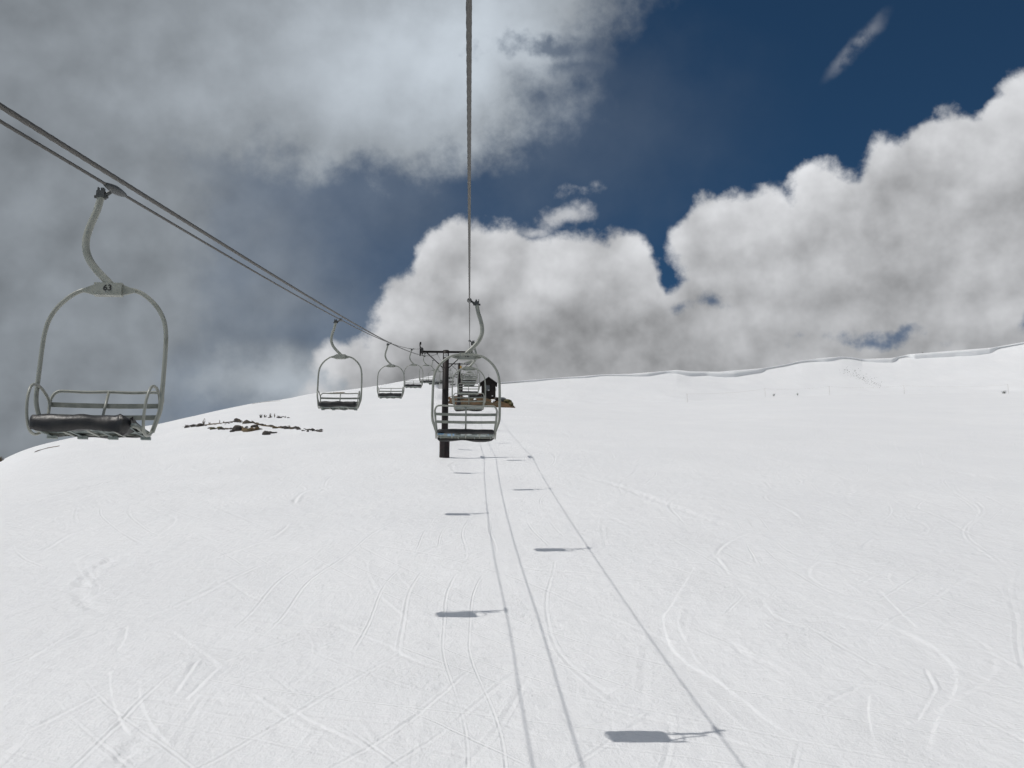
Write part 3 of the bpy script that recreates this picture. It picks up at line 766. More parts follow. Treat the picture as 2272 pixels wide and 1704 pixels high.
# ---------------------------------------------------------------- chairs
ZS = 0.975
CH = 2.27     # grip above the seat plane
def make_chair():
    """double chair; local z = 0 at the seat, rope at z = CH, rider faces +y"""
    t = empty('lift_chair')
    P, I = M['paint'], M['iron']
    # grip: torpedo clamp on the rope and a short arm to the hanger head
    gp = MB()
    sl = math.tan(PITCH)
    gp.tube([(0.03, y, CH + y * sl) for y in (-0.27, -0.2, -0.1, 0.0, 0.1, 0.2, 0.27)], [0.016, 0.026, 0.036, 0.042, 0.036, 0.026, 0.016], 10)
    gp.tube([(0.03, 0.0, CH - 0.005), (0.07, 0, CH - 0.02), (0.115, 0, CH - 0.055), (0.16, 0, CH - 0.07)], [0.022, 0.018, 0.022, 0.03], 8)
    grip = gp.build('grip', I, t)
    hd = MB(); hd.box((0.115, -0.035, CH - 0.085), (0.188, 0.035, CH - 0.02)).box((0.128, -0.022, CH - 0.02), (0.155, 0.022, CH + 0.012)).box((0.176, -0.016, CH - 0.03), (0.188, 0.014, CH + 0.02))
    hd.tube([(0.092, 0, CH - 0.07), (0.21, 0, CH - 0.07)], 0.017, 8)
    hd.build('hanger_head', I, t)
    hp = spline([(0.15, 0, CH - 0.05), (0.176, 0, 2.06), (0.218, 0, 1.92), (0.243, 0, 1.79), (0.236, 0, 1.68), (0.192, 0, 1.57), (0.11, 0, 1.465), (0.03, 0, 1.385), (-0.012, 0, 1.34)], 6)
    MB().tube(hp, [0.0325 + 0.003 * i / len(hp) for i in range(len(hp))], 12).build('hanger', P, t)
    # yoke: box with gussets running out onto the bail
    y = MB(); y.box((-0.122, -0.034, 1.236), (0.122, 0.034, 1.352))
    for s in (-1, 1):
        vs = [(s * 0.118, -0.010, 1.345), (s * 0.118, 0.010, 1.345), (s * 0.118, 0.010, 1.240), (s * 0.118, -0.010, 1.240),
              (s * 0.235, -0.006, 1.295), (s * 0.235, 0.006, 1.295), (s * 0.235, 0.006, 1.272), (s * 0.235, -0.006, 1.272)]
        y.add(vs, [(0, 1, 5, 4), (1, 2, 6, 5), (2, 3, 7, 6), (3, 0, 4, 7), (4, 5, 6, 7)])
    y.build('yoke', M['paint'], t)
    half = [(0.10, 1.312), (0.20, 1.304), (0.285, 1.272), (0.365, 1.212), (0.44, 1.128), (0.497, 1.02), (0.524, 0.90), (0.533, 0.75), (0.536, 0.5), (0.536, 0.30), (0.527, 0.20), (0.500, 0.11), (0.462, 0.0)]
    def by(z): return -0.03 - 0.06 * max(0, 0.3 - z) / 0.3
    pts = [(-x, by(z), z) for x, z in reversed(half)] + [(x, by(z), z) for x, z in half]
    MB().tube(spline(pts, 5), 0.0205, 10).build('bail', P, t)
    # backrest
    def bk(z): return -0.11 - 0.16 * z / 0.44
    fr = [(-0.452, 0.0), (-0.468, 0.13), (-0.487, 0.28), (-0.482, 0.345), (-0.455, 0.388), (-0.40, 0.402), (-0.2, 0.394), (0, 0.400), (0.2, 0.394), (0.40, 0.402), (0.455, 0.388), (0.482, 0.345), (0.487, 0.28), (0.468, 0.13), (0.452, 0.0)]
    bf = MB().tube(spline([(x, bk(z), z) for x, z in fr], 5), 0.0145, 8)
    b = bf.build('backrest', P, t)
    MB().tube([(0, bk(0.0), 0.0), (0, bk(0.24) , 0.24), (0, bk(0.398), 0.398)], 0.013, 8).build('center_strut', P, b)
    for zc, wd in ((0.268, 0.482), (0.152, 0.472)):
        m = MB(); vs = []; n = 8
        for i in range(n + 1):
            x = -wd + 2 * wd * i / n; sag = -0.012 * (1 - (2 * i / n - 1) ** 2) * 0.6
            yy = bk(zc) - 0.018
            vs += [(x, yy, zc - 0.022 + sag), (x, yy, zc + 0.022 + sag), (x, yy + 0.008, zc + 0.022 + sag), (x, yy + 0.008, zc - 0.022 + sag)]
        fs = []
        for i in range(n):
            for k in range(4): fs.append((i * 4 + k, i * 4 + (k + 1) % 4, (i + 1) * 4 + (k + 1) % 4, (i + 1) * 4 + k))
        fs += [(3, 2, 1, 0), (n * 4, n * 4 + 1, n * 4 + 2, n * 4 + 3)]
        m.add(vs, fs); m.build('slat', M['slat'], b)
    # side guards: closed tube loops from the backrest round the seat edge
    for s in (-1, 1):
        lp = [(s * 0.480, -0.18, 0.28), (s * 0.495, -0.06, 0.36), (s * 0.50, 0.07, 0.38), (s * 0.50, 0.18, 0.34), (s * 0.492, 0.24, 0.22), (s * 0.482, 0.24, 0.07), (s * 0.474, 0.18, -0.04), (s * 0.468, 0.06, -0.06), (s * 0.466, -0.10, 0.02), (s * 0.474, -0.17, 0.16)]
        MB().tube(spline(lp, 5, closed=True), 0.0135, 8, closed=True).build('side_guard', P, t)
    # seat: tube frame, slats, black pad wrapped round front and back edges
    sf = MB()
    loop = [(-0.435, -0.12, -0.02), (-0.44, 0.10, -0.03), (-0.435, 0.24, -0.02), (-0.415, 0.27, -0.02), (0.415, 0.27, -0.02), (0.435, 0.24, -0.02), (0.44, 0.10, -0.03), (0.435, -0.12, -0.02), (0.41, -0.14, -0.02), (-0.41, -0.14, -0.02)]
    sf.tube(loop, 0.015, 8, closed=True)
    for x in (-0.22, 0.0, 0.22):
        sf.tube([(x, -0.15, -0.03), (x, 0.1, -0.04), (x, 0.26, -0.03)], 0.011, 6)
    seat = sf.build('seat_frame', P, t)
    for k in range(4):
        y0 = -0.12 + k * 0.104
        MB().box((-0.44, y0, -0.012), (0.44, y0 + 0.092, 0.004)).build('seat_slat', M['underslat'], t)
    for x in (-0.40, -0.12, 0.14, 0.40):
        ft = MB().box((x - 0.04, -0.15, -0.062), (x + 0.04, -0.11, -0.036)); ft.tube([(x, -0.13, -0.04), (x, 0.10, -0.05), (x, 0.30, -0.035)], 0.007, 6)
        ft.build('seat_bracket', M['underslat'], t)
    return t
def pad_mesh(x0, x1, torn=False):
    """vinyl pad: section wraps under the rear edge, over the top and down the front"""
    sec = [(-0.13, -0.036), (-0.165, -0.040), (-0.19, -0.022), (-0.192, 0.012), (-0.165, 0.038), (0.0, 0.052), (0.16, 0.058), (0.27, 0.072), (0.315, 0.060), (0.340, 0.010), (0.338, -0.045), (0.315, -0.072), (0.27, -0.060),
           (0.27, -0.040), (0.302, -0.046), (0.31, -0.012), (0.295, 0.008), (0.16, 0.010), (-0.12, 0.010), (-0.162, -0.002), (-0.155, -0.02), (-0.13, -0.022)]
    n = 26; vs = []; fs = []; S = len(sec)
    for i in range(n + 1):
        t = i / n; x = x0 + (x1 - x0) * t
        rnd = 1 - 0.25 * max(0, (abs(2 * t - 1) - 0.9) / 0.1) ** 2
        for k, (yy, zz) in enumerate(sec):
            wob = 0.007 * math.sin(9 * t + k) + 0.005 * math.sin(23 * t + 2 * k)
            front = 0.012 * math.sin(3.3 * t * math.pi) if yy > 0.3 else 0
            if torn and t < 0.2 and yy > 0.2: wob += (0.2 - t) * 0.25 * math.sin(40 * t + k * 1.3)
            vs.append((x, 0.13 + (yy - 0.13) * rnd + wob, zz * rnd + wob * 0.6 - front))
    for i in range(n):
        for k in range(S):
            l = (k + 1) % S; fs.append((i * S + k, i * S + l, (i + 1) * S + l, (i + 1) * S + k))
    fs += [tuple(reversed(range(S))), tuple(n * S + k for k in range(S))]
    m = MB(); m.add(vs, fs, True); me = m.mesh('seat_pad')
    for p in list(me.polygons)[-2:]: p.use_smooth = False
    bm = bmesh.new(); bm.from_mesh(me); bmesh.ops.recalc_face_normals(bm, faces=bm.faces); bm.to_mesh(me); bm.free()
    me.materials.append(M['pad']); return me
PAD = pad_mesh(-0.455, 0.455)
PAD_TORN = pad_mesh(-0.40, 0.44, True)
proto = make_chair()
def place_chair(D, rope_fn, x, facing_up, label, group, number=None, pad=PAD, swing=0.0, tilt=0.0):
    root = copy_tree(proto)
    gx = 0.03 if facing_up else -0.03
    p = at_depth(D, rope_fn(D), x)
    rz = 0.0 if facing_up else math.pi
    R = Matrix.Rotation(swing, 4, 'Y') @ Matrix.Rotation(tilt, 4, 'X') @ Matrix.Rotation(rz, 4, 'Z')
    off = R @ Vector((0.03, 0, CH * ZS))
    root.matrix_world = Matrix.Translation(Vector(p) - off) @ R
    root.location = Vector(p) - off; root.rotation_euler = R.to_euler(); root.scale = (1, 1, ZS)
    if not facing_up:      # the grip follows the rope, so mirror its slope on the returning side
        for ch in root.children:
            if ch.name.split('.')[0] == 'grip': ch.data = GRIP_DOWN
    tag(root, label, 'lift chair', group)
    obj('seat_pad', pad, None, root)
    if number:
        sgn = 1 if not facing_up else -1
        text('chair_number', number, 0.078, M['black'], root, (0.0, sgn * 0.0365, 1.300), (math.pi / 2, 0, math.pi if not facing_up else 0))
    return root
gd = MB(); sl = -math.tan(PITCH)
gd.tube([(0.03, y, CH + y * sl) for y in (-0.27, -0.2, -0.1, 0.0, 0.1, 0.2, 0.27)], [0.016, 0.026, 0.036, 0.042, 0.036, 0.026, 0.016], 10)
gd.tube([(0.03, 0.0, CH - 0.005), (0.07, 0, CH - 0.02), (0.115, 0, CH - 0.055), (0.16, 0, CH - 0.07)], [0.022, 0.018, 0.022, 0.03], 8)
GRIP_DOWN = gd.mesh('grip'); GRIP_DOWN.materials.append(M['iron'])
ORD = ['first', 'second', 'third', 'fourth', 'fifth', 'sixth', 'seventh', 'eighth', 'ninth', 'tenth', 'eleventh', 'twelfth', 'thirteenth']
GU, GD = 'chairs going up on the overhead rope', 'chairs coming down on the side rope'
up_sw = [0.004, -0.012, 0.004, 0.0, 0.006, -0.004, 0.0, 0.004, -0.004, 0.0, 0.0, 0.0]
for i in range(12):
    D = 17.0 * (i + 1)
    if i == 0: lab = 'nearest chair seen from behind, blue stickers under its black seat'
    else: lab = 'metal double chair seen from behind, %s in line up the overhead rope' % ORD[i]
    ch = place_chair(D, ropeR, XR, True, lab, GU, '18' if i == 0 else None, PAD, up_sw[i])
    if i == 0:
        for (xx, wd, mt, y0, y1, z0) in ((-0.39, 0.10, 'blue', -0.196, -0.150, -0.046), (-0.235, 0.11, 'blue', -0.09, 0.10, -0.024), (-0.02, 0.20, 'pale', -0.10, 0.04, -0.024), (0.24, 0.17, 'pale', -0.06, 0.12, -0.024), (0.385, 0.07, 'blue', -0.08, 0.02, -0.024)):
            MB().box((xx - wd / 2, y0, z0 - 0.006), (xx + wd / 2, y1, z0)).build('sticker', M[mt], ch)
dn_D = [9.55, 26.0, 42.4, 59.6, 77.0, 94.0, 111.0, 128.0, 145.0, 162.0, 179.0, 196.0]
for i, D in enumerate(dn_D):
    if i == 0: lab = 'large near chair number 63 facing us, torn black seat pad'
    elif i == 1: lab = 'chair facing us against the sky above the rocks, second on the returning rope'
    else: lab = 'metal double chair facing us, %s in line up the returning rope' % ORD[i]
    place_chair(D, ropeL, XL, False, lab, GD, '63' if i == 0 else None, PAD_TORN if i == 0 else PAD, 0.006 if i == 0 else random.uniform(-0.01, 0.01))

for o in list(proto.children_recursive) + [proto]: bpy.data.objects.remove(o)      # the pattern itself is not part of the place

# ---------------------------------------------------------------- towers
def tower(D, base, label, ropeh, number=None, sign=False):
    xc = (XR + XL) / 2
    by = base[1]; bz = float(height(xc, by))
    top = at_depth(D, 0, xc)
    # keep the arm just below the ropes at this tower
    zr = at_depth(D, ropeh(D), xc)[2] - 0.30
    H = zr - bz
    t = empty('lift_tower', (xc, by, bz))
    m = MB(); m.tube([(0, 0, -0.6), (0, 0, H * 0.5), (0, 0, H + 0.10)], [0.225, 0.215, 0.205], 14); m.build('pole', M['tower'], t)
    s = MB(); n = 8
    s.tube([(0, 0, -0.5), (0, 0, 0.5), (0, 0, 1.12)], [0.34, 0.33, 0.335], 8, smooth=False); s.build('base_sleeve', M['sleeve'], t)
    a = MB(); L = 1.60
    a.box((-L, -0.07, H - 0.06), (L, 0.07, H - 0.035)).box((-L, -0.012, H - 0.035), (L, 0.012, H + 0.035)).box((-L, -0.07, H + 0.035), (L, 0.07, H + 0.06))
    arm = a.build('crossarm', M['tower'], t)
    for sx in (-1, 1):
        MB().tube([(sx * (L - 0.32), 0, H - 0.06), (sx * 0.20, 0, H - 1.10)], 0.035, 6).build('brace', M['tower'], t)
        # sheave train under the rope, seen end-on
        sh = empty('sheave_train', (sx * (-XL / 2), 0, H)); sh.parent = t
        k = math.tan(PITCH)
        MB().box((-0.06, -1.0, -0.10), (0.0, 1.0, 0.02)).build('beam', M['tower'], sh, rot=(PITCH, 0, 0))
        for yy in (-0.84, -0.28, 0.28, 0.84):
            w = MB(); w.tube([(0.015, 0, 0), (0.03, 0, 0), (0.05, 0, 0), (0.085, 0, 0), (0.10, 0, 0)], [0.20, 0.215, 0.19, 0.215, 0.20], 18)
            w.build('sheave', M['sheave'], sh, (-0.06 if sx > 0 else -0.05, yy * math.cos(PITCH), 0.07 + yy * math.sin(PITCH)))
        MB().tube([(0.0, 0.0, -0.25), (0.0, 0, 0.30), (0.05 * sx, 0, 0.62)], [0.05, 0.045, 0.03], 6).add([], []).box((-0.05, -0.05, 0.55), (0.06, 0.05, 0.72)).build('lifting_bracket', M['tower'], t, (sx * (-XL / 2) + 0.12 * sx, 0.15, H))
        MB().tube([(sx * (L - 0.05), 0, H - 0.06), (sx * (L + 0.02), 0, H - 0.25), (sx * (L - 0.22), 0, H - 0.34)], 0.03, 6).build('rope_catcher', M['tower'], t)
    MB().tube([(-0.59, 0, H - 0.06), (-0.59, 0, H - 0.18)], 0.04, 6).build('cable_clamp', M['iron'], t)
    if number:
        MB().box((-0.125, -0.245, H - 0.42), (0.125, -0.235, H - 0.17)).build('number_plate', M['white'], t)
        text('tower_number', number, 0.20, M['black'], t, (0, -0.249, H - 0.295), (math.pi / 2, 0, 0))
    if sign:
        MB().box((0.14, -0.25, H - 0.75), (0.44, -0.235, H - 0.35)).build('sign_plate', M['yellow'], t)
    for k in range(int((H - 1.3) / 0.36)):
        MB().tube([(0.20, 0.02, 1.35 + k * 0.36), (0.29, 0.02, 1.35 + k * 0.36)], 0.010, 5).build('step_peg', M['tower'], t) if k % 3 == 0 else None
    tag(t, label, 'lift tower', 'lift towers along the line'); return t
tower(D1, T1, 'dark steel lift tower with numbered plate, standing on snow behind the nearest chair', ropeR, '12')
tower(D2, T2, 'farther dark lift tower with yellow sign beside the small hut', ropeR, None, True)
# return terminal where the ropes turn
def terminal():
    base = np.array([(XR + XL) / 2, at_depth(D3, 0, 0)[1], 0]); base[2] = float(height(base[0], base[1]))
    z = at_depth(D3, H2 - 1.6, 0)[2] - base[2]
    t = empty('return_terminal', tuple(base))
    w = MB(); R0 = -XL / 2
    ring = [(R0 * math.cos(a), R0 * math.sin(a), 0) for a in np.linspace(0, 2 * math.pi, 40, endpoint=False)]
    w.tube(ring, 0.07, 8, closed=True)
    for a in np.linspace(0, 2 * math.pi, 8, endpoint=False): w.tube([(0.12 * math.cos(a), 0.12 * math.sin(a), 0), (R0 * math.cos(a), R0 * math.sin(a), 0)], 0.045, 6)
    w.tube([(0, 0, -0.3), (0, 0, 0.3)], 0.16, 10)
    w.build('bullwheel', M['tower'], t, (0, 0, z))
    MB().tube([(0, 0.6, -0.6), (0, 0.6, z - 0.35)], 0.25, 10).build('post', M['tower'], t)
    MB().box((-0.3, -0.8, z - 0.55), (0.3, 1.2, z - 0.31)).build('carriage', M['tower'], t)
    tag(t, 'dark bullwheel terminal at the top of the lift, half hidden by chairs', 'lift terminal')
terminal()

# ---------------------------------------------------------------- dirt bank and hut
def bank():
    P0 = ground_at_px(1056, 903)
    D = P0[1]
    sx = D / math.cos(PITCH) / F * 1.0        # metres per photo pixel here
    def X(u): return ground_at_px(u, 903)[0]
    xl, xr = X(972), X(1143)
    nx, ny = 90, 26
    vs = []; fs = []
    for i in range(nx + 1):
        t = i / nx; x = xl + (xr - xl) * t
        prof = np.interp(t, [0, 0.05, 0.2, 0.42, 0.6, 0.78, 0.9, 0.97, 1.0], [0.05, 1.1, 2.0, 1.95, 1.9, 1.7, 1.15, 0.5, 0.0])
        for j in range(ny + 1):
            s = j / ny
            y = D - 0.8 + s * 9.0 + 0.7 * math.sin(t * 9) * (1 - s)
            rise = np.interp(s, [0, 0.06, 0.45, 0.62, 1.0], [-0.15, 0.25, 0.85, 1.0, 0.55])
            g = float(height(x, y))
            n = 0.22 * float(vnoise(np.array(x), np.array(y), 1.7, 3)) + 0.12 * float(vnoise(np.array(x), np.array(y), 0.6, 4))
            z = g + prof * rise * 0.75 + n * min(1, prof) * (0 if s == 1 else 1) - (0.5 if j in (0, ny) or i in (0, nx) else 0)
            vs.append((x, y, z))
    for i in range(nx):
        for j in range(ny):
            a = i * (ny + 1) + j; fs.append((a, a + ny + 1, a + ny + 2, a + 1))
    o = MB().add(vs, fs, True).build('dirt_bank', M['dirt'])
    tag(o, 'bare brown earth bank at the foot of the hut', 'dirt bank', kind='structure')
    V = np.array(vs).reshape(nx + 1, ny + 1, 3)
    def top(x, y):
        i = int(np.clip((x - xl) / (xr - xl) * nx, 0, nx)); j = int(np.argmin(abs(V[i, :, 1] - y))); return V[i, j, 2]
    return D, top, V
BD, bank_top, BV = bank()
def px_x(u, D):
    d = ray(u, 880); return d[0] / d[1] * D

def rock_mesh(seed, sx, sy, sz, sub=2, sharp=0.32):
    r = random.Random(seed); bm = bmesh.new(); bmesh.ops.create_icosphere(bm, subdivisions=sub, radius=1.0)
    pl = []
    for _ in range(9):
        n = Vector((r.gauss(0, 1), r.gauss(0, 1), r.gauss(0, 0.8))).normalized(); pl.append((n, r.uniform(0.5, 0.9)))
    for v in bm.verts:
        for n, d in pl:
            k = v.co.dot(n)
            if k > d: v.co -= n * (k - d) * 0.92
        v.co *= 1 + r.uniform(-1, 1) * 0.05
        v.co.x *= sx; v.co.y *= sy; v.co.z = v.co.z * sz
    me = bpy.data.meshes.new('rock'); bm.to_mesh(me); bm.free(); return me

def hut():
    y0 = BD + 5.2
    x = px_x(1084, y0)
    zt = CAMZ + (ray(1084, 880)[2] / ray(1084, 880)[1]) * y0
    t = empty('lift_hut', (x, y0, zt))
    W, Dp = 1.23, 2.2; He, Hr = 2.45, 3.35
    wl = MB()
    pro = [(-W, 0.0), (W, 0.0), (W, He), (0, Hr), (-W, He)]
    vs = [(a, 0, b - (0.8 if b == 0 else 0)) for a, b in pro] + [(a, Dp, b - (0.8 if b == 0 else 0)) for a, b in pro]
    wl.add(vs, [(0, 1, 2, 3, 4), (9, 8, 7, 6, 5), (0, 5, 6, 1), (1, 6, 7, 2), (4, 9, 5, 0), (2, 7, 8, 3), (3, 8, 9, 4)])
    w = wl.build('wall', M['hutwall'], t)
    # board-and-batten strips on the front
    for k in range(7):
        xx = -W + 0.15 + k * 0.36
        if -0.72 < xx < 0.28: segs = ((-0.3, 0.95), (2.12, He + (1 - abs(xx) / W) * 0.8))
        else: segs = ((-0.3, He + (1 - abs(xx) / W) * 0.8),)
        for a, b in segs: MB().box((xx - 0.03, -0.03, a), (xx + 0.03, -0.002, b)).build('batten', M['hutwall'], w)
    for s in (-1, 1):
        rf = MB(); ov = 0.30; sl = (Hr - He) / W
        def zt2(xx): return Hr + 0.03 - sl * xx
        x1 = W + ov
        vs = [(0, -0.35, zt2(0)), (s * x1, -0.35, zt2(x1)), (s * x1, Dp + 0.3, zt2(x1)), (0, Dp + 0.3, zt2(0)),
              (0, -0.35, zt2(0) + 0.13), (s * x1, -0.35, zt2(x1) + 0.13), (s * x1, Dp + 0.3, zt2(x1) + 0.13), (0, Dp + 0.3, zt2(0) + 0.13)]
        rf.add(vs, [(0, 3, 2, 1), (4, 5, 6, 7), (0, 1, 5, 4), (1, 2, 6, 5), (2, 3, 7, 6), (3, 0, 4, 7)]); rf.build('roof_panel', M['hutroof'], t)
    wn = empty('window', (-0.22, -0.01, 1.53)); wn.parent = t
    MB().box((-0.42, -0.012, -0.5), (0.42, 0.0, 0.5)).build('pane', M['pane'], wn)
    fr = MB()
    for a, b in (((-0.48, -0.05, 0.5), (0.48, 0.0, 0.56)), ((-0.48, -0.05, -0.56), (0.48, 0.0, -0.5)), ((-0.48, -0.05, -0.5), (-0.42, 0.0, 0.5)), ((0.42, -0.05, -0.5), (0.48, 0.0, 0.5))): fr.box(a, b)
    fr.build('frame', M['hutwall'], wn)
    MB().box((0.1, -0.06, -0.48), (0.36, -0.02, -0.30)).build('pane_glint', M['white'], wn)  # white glint at the window, painted as a small white box
    MB().tube([(0.0, 0.3, Hr), (0.0, 0.3, Hr + 0.75)], 0.018, 5).build('antenna', M['tower'], t)
    MB().box((W + 0.01, -0.1, 1.05), (W + 0.12, 0.06, 1.45)).build('side_glint', M['white'], t)  # bright glint at the right wall, put in as a white box
    MB().box((0.55, -0.07, 0.05), (0.78, -0.03, 0.22)).build('front_glint', M['white'], t)  # glint low on the front, a white-coloured box stands for it
    # boarded skirt and deck on the left
    MB().box((-3.6, 0.1, 0.45), (-W - 0.02, 1.9, 0.62)).build('deck', M['redmat'], t)
    MB().box((-3.55, 0.14, -0.8), (-W - 0.03, 1.8, 0.448)).build('deck_skirt', M['hutwall'], t)
    tag(t, 'small dark gabled lift hut on the brown bank', 'hut')
hut()

def snow_lump(u, v, w, h, label):
    y = BD + 0.6 + (899 - v) * 0.16
    x = px_x(u, y); z = bank_top(x, y)
    me = rock_mesh(int(u * 7 + v), w, 0.7, h, 2)
    o = obj('snow_patch', me, M['snow'], None, (x, y, z + 0.02)); o.rotation_euler = (0.4, 0, 0)
    for p in me.polygons: p.use_smooth = True
    tag(o, label, 'snow patch', 'leftover snow on the brown bank')
snow_lump(1093, 884, 0.55, 0.20, 'largest leftover snow patch on the brown bank, just below the hut')
snow_lump(1092, 892, 0.25, 0.09, 'small snow scrap low on the bank under the larger patch')
snow_lump(1054, 887, 0.28, 0.10, 'snow scrap in the middle of the bank, behind the second chair')
snow_lump(994, 893, 0.34, 0.13, 'snow scrap on the bank just beside the near tower pole')
snow_lump(1002, 878, 0.24, 0.09, 'snow scrap near the top of the bank beside the tower')
def bank_rock(u, v, w, h, mat, label, seed, dp=0.8):
    y = BD + 0.8 + (899 - v) * 0.17
    x = px_x(u, y); z = min(bank_top(x, y), 1e9)
    o = obj('rock', rock_mesh(seed, w, dp, h, 2), M[mat], None, (x, y, z + h * 0.25)); tag(o, label, 'rock', 'rocks on the brown bank')
bank_rock(1112, 880, 0.95, 0.50, 'greyrock', 'flat grey slab of rock beside the hut', 21)
bank_rock(1127, 884, 0.75, 0.72, 'lichen', 'tall olive rock at the end of the bank', 22)
bank_rock(1134, 892, 0.5, 0.45, 'lichen', 'small olive rock lowest at the tip of the bank', 23)
bank_rock(1101, 882, 0.5, 0.3, 'rock', 'dark stone tucked between the hut and the grey slab', 24)
bank_rock(981, 884, 0.5, 0.38, 'rock', 'dark stone at the near tower end of the bank', 25)

# ---------------------------------------------------------------- rocks and plants on the left shoulder
def field_rock(u, v, wpx, hpx, mat, label, seed, grp='rocks on the snow shoulder'):
    p = ground_at_px(u, v + hpx * 0.35); m = np.linalg.norm(p - np.array([0, 0, CAMZ])) / F
    w, h = wpx * m / 2, hpx * m
    o = obj('rock', rock_mesh(seed, w * 1.25, max(w * 0.8, 0.3), h * 0.66, 2), M[mat], None, (p[0], p[1], p[2] + h * 0.12))
    o.rotation_euler = (0, random.uniform(-0.1, 0.1), random.uniform(-0.4, 0.4))
    tag(o, label, 'rock', grp)
fr = [
 (414, 947, 11, 6, 'rock', 'small rock at the far left end of the rock outcrop'),
 (429, 944, 14, 9, 'rock', 'pointed dark rock, second from the left end of the outcrop'),
 (444, 943, 14, 9, 'rock', 'pointed dark rock beside the dry twig at the left of the outcrop'),
 (472, 950, 14, 8, 'lichen', 'brownish rock at the left of the lower row'),
 (489, 949, 13, 6, 'lichen', 'low brown rock, second in the lower row'),
 (505, 951, 10, 4, 'turf', 'low turf covered stone in the middle of the lower row'),
 (525, 931, 14, 8, 'rock', 'dark rock on the crown of the outcrop, left of the big slab'),
 (547, 936, 21, 11, 'greyrock_d', 'broad slab of rock on the crown of the outcrop'),
 (526, 950, 21, 17, 'rock', 'largest dark boulder in the centre of the outcrop'),
 (516, 956, 10, 6, 'rock', 'low dark stone at the foot of the largest boulder'),
 (547, 947, 7, 5, 'rock', 'small round stone above the tan turf patch'),
 (564, 945, 16, 9, 'rock', 'dark jagged rock right of centre in the outcrop'),
 (581, 942, 10, 5, 'rock', 'small peaked rock on the line trailing right from the slab'),
 (592, 960, 17, 13, 'rock', 'lowest dark rock with a long tail, in front of the outcrop'),
 (606, 960, 14, 4, 'rock', 'thin low stone trailing right from the lowest rock'),
 (611, 949, 11, 4, 'turf', 'flat stone in the right trailing line of the outcrop'),
 (636, 949, 12, 7, 'rock', 'dark stone among reddish turf right of the outcrop'),
 (648, 950, 9, 5, 'turf', 'turf topped stone just right of the reddish turf'),
 (673, 955, 10, 3, 'rock', 'thin flat stone in the right tail of the outcrop'),
 (683, 956, 6, 5, 'rock', 'small round stone near the right end of the tail'),
 (694, 954, 6, 6, 'rock', 'pointed small stone, last at the right end of the tail'),
]
M['greyrock_d'] = material('weathered_slab', (0.13, 0.11, 0.085), 0.9, color2=(0.075, 0.066, 0.055), vscale=2, bump=0.05, bscale=4)
for i, (u, v, w, h, mt, lab) in enumerate(fr): field_rock(u, v, w, h, mt, lab, 100 + i)

def turf_patch(pts, width_px, name, label, mat='turf', hgt=0.10):
    """low strip of bare turf showing through the snow along a course of ground points"""
    P = []
    for u, v in pts: P.append(ground_at_px(u, v))
    P = spline(P, 6); n = len(P); vs = []; fs = []; K = 7
    for i, p in enumerate(P):
        t = i / (n - 1); e = min(1, 4 * t, 4 * (1 - t)) ** 0.6
        m = np.linalg.norm(p - np.array([0, 0, CAMZ])) / F
        hw = width_px * m * 2.6 * e * random.uniform(0.7, 1.15) + 0.05
        for k in range(K):
            s = k / (K - 1) * 2 - 1
            y = p[1] + s * hw; x = p[0] + random.uniform(-0.1, 0.1)
            z = float(height(x, y)) + hgt * (1 - s * s) * random.uniform(0.6, 1.2) - 0.03
            vs.append((x, y, z))
    for i in range(n - 1):
        for k in range(K - 1): fs.append((i * K + k, (i + 1) * K + k, (i + 1) * K + k + 1, i * K + k + 1))
    o = MB().add(vs, fs, True).build(name, M[mat]); tag(o, label, 'turf'); return o
turf_patch([(532, 951), (545, 957), (560, 956), (576, 953)], 5.5, 'turf_patch', 'bare tan turf patch in front of the largest boulder', 'turf', 0.35)
turf_patch([(452, 944), (480, 941), (510, 937), (535, 934)], 0.9, 'turf_strip', 'thin turf strip along the crown of the rock outcrop', 'turf', 0.15)
turf_patch([(558, 935), (575, 943), (600, 947), (625, 950)], 1.2, 'turf_strip', 'thin turf strip trailing right from the broad slab', 'turf', 0.15)
turf_patch([(76, 1004), (100, 996), (132, 990)], 1.0, 'turf_strip', 'thin bare strip under the near chair at the left skyline', 'turf', 0.12)
turf_patch([(720, 874), (740, 872.5), (765, 871.5)], 1.0, 'turf_patch', 'bare tan patch at the skyline behind the second returning chair', 'turf', 0.3)
turf_patch([(560, 896.5), (580, 893), (600, 891), (622, 889.5)], 0.5, 'turf_strip', 'thin brown edge of turf on the left skyline', 'turf', 0.12)

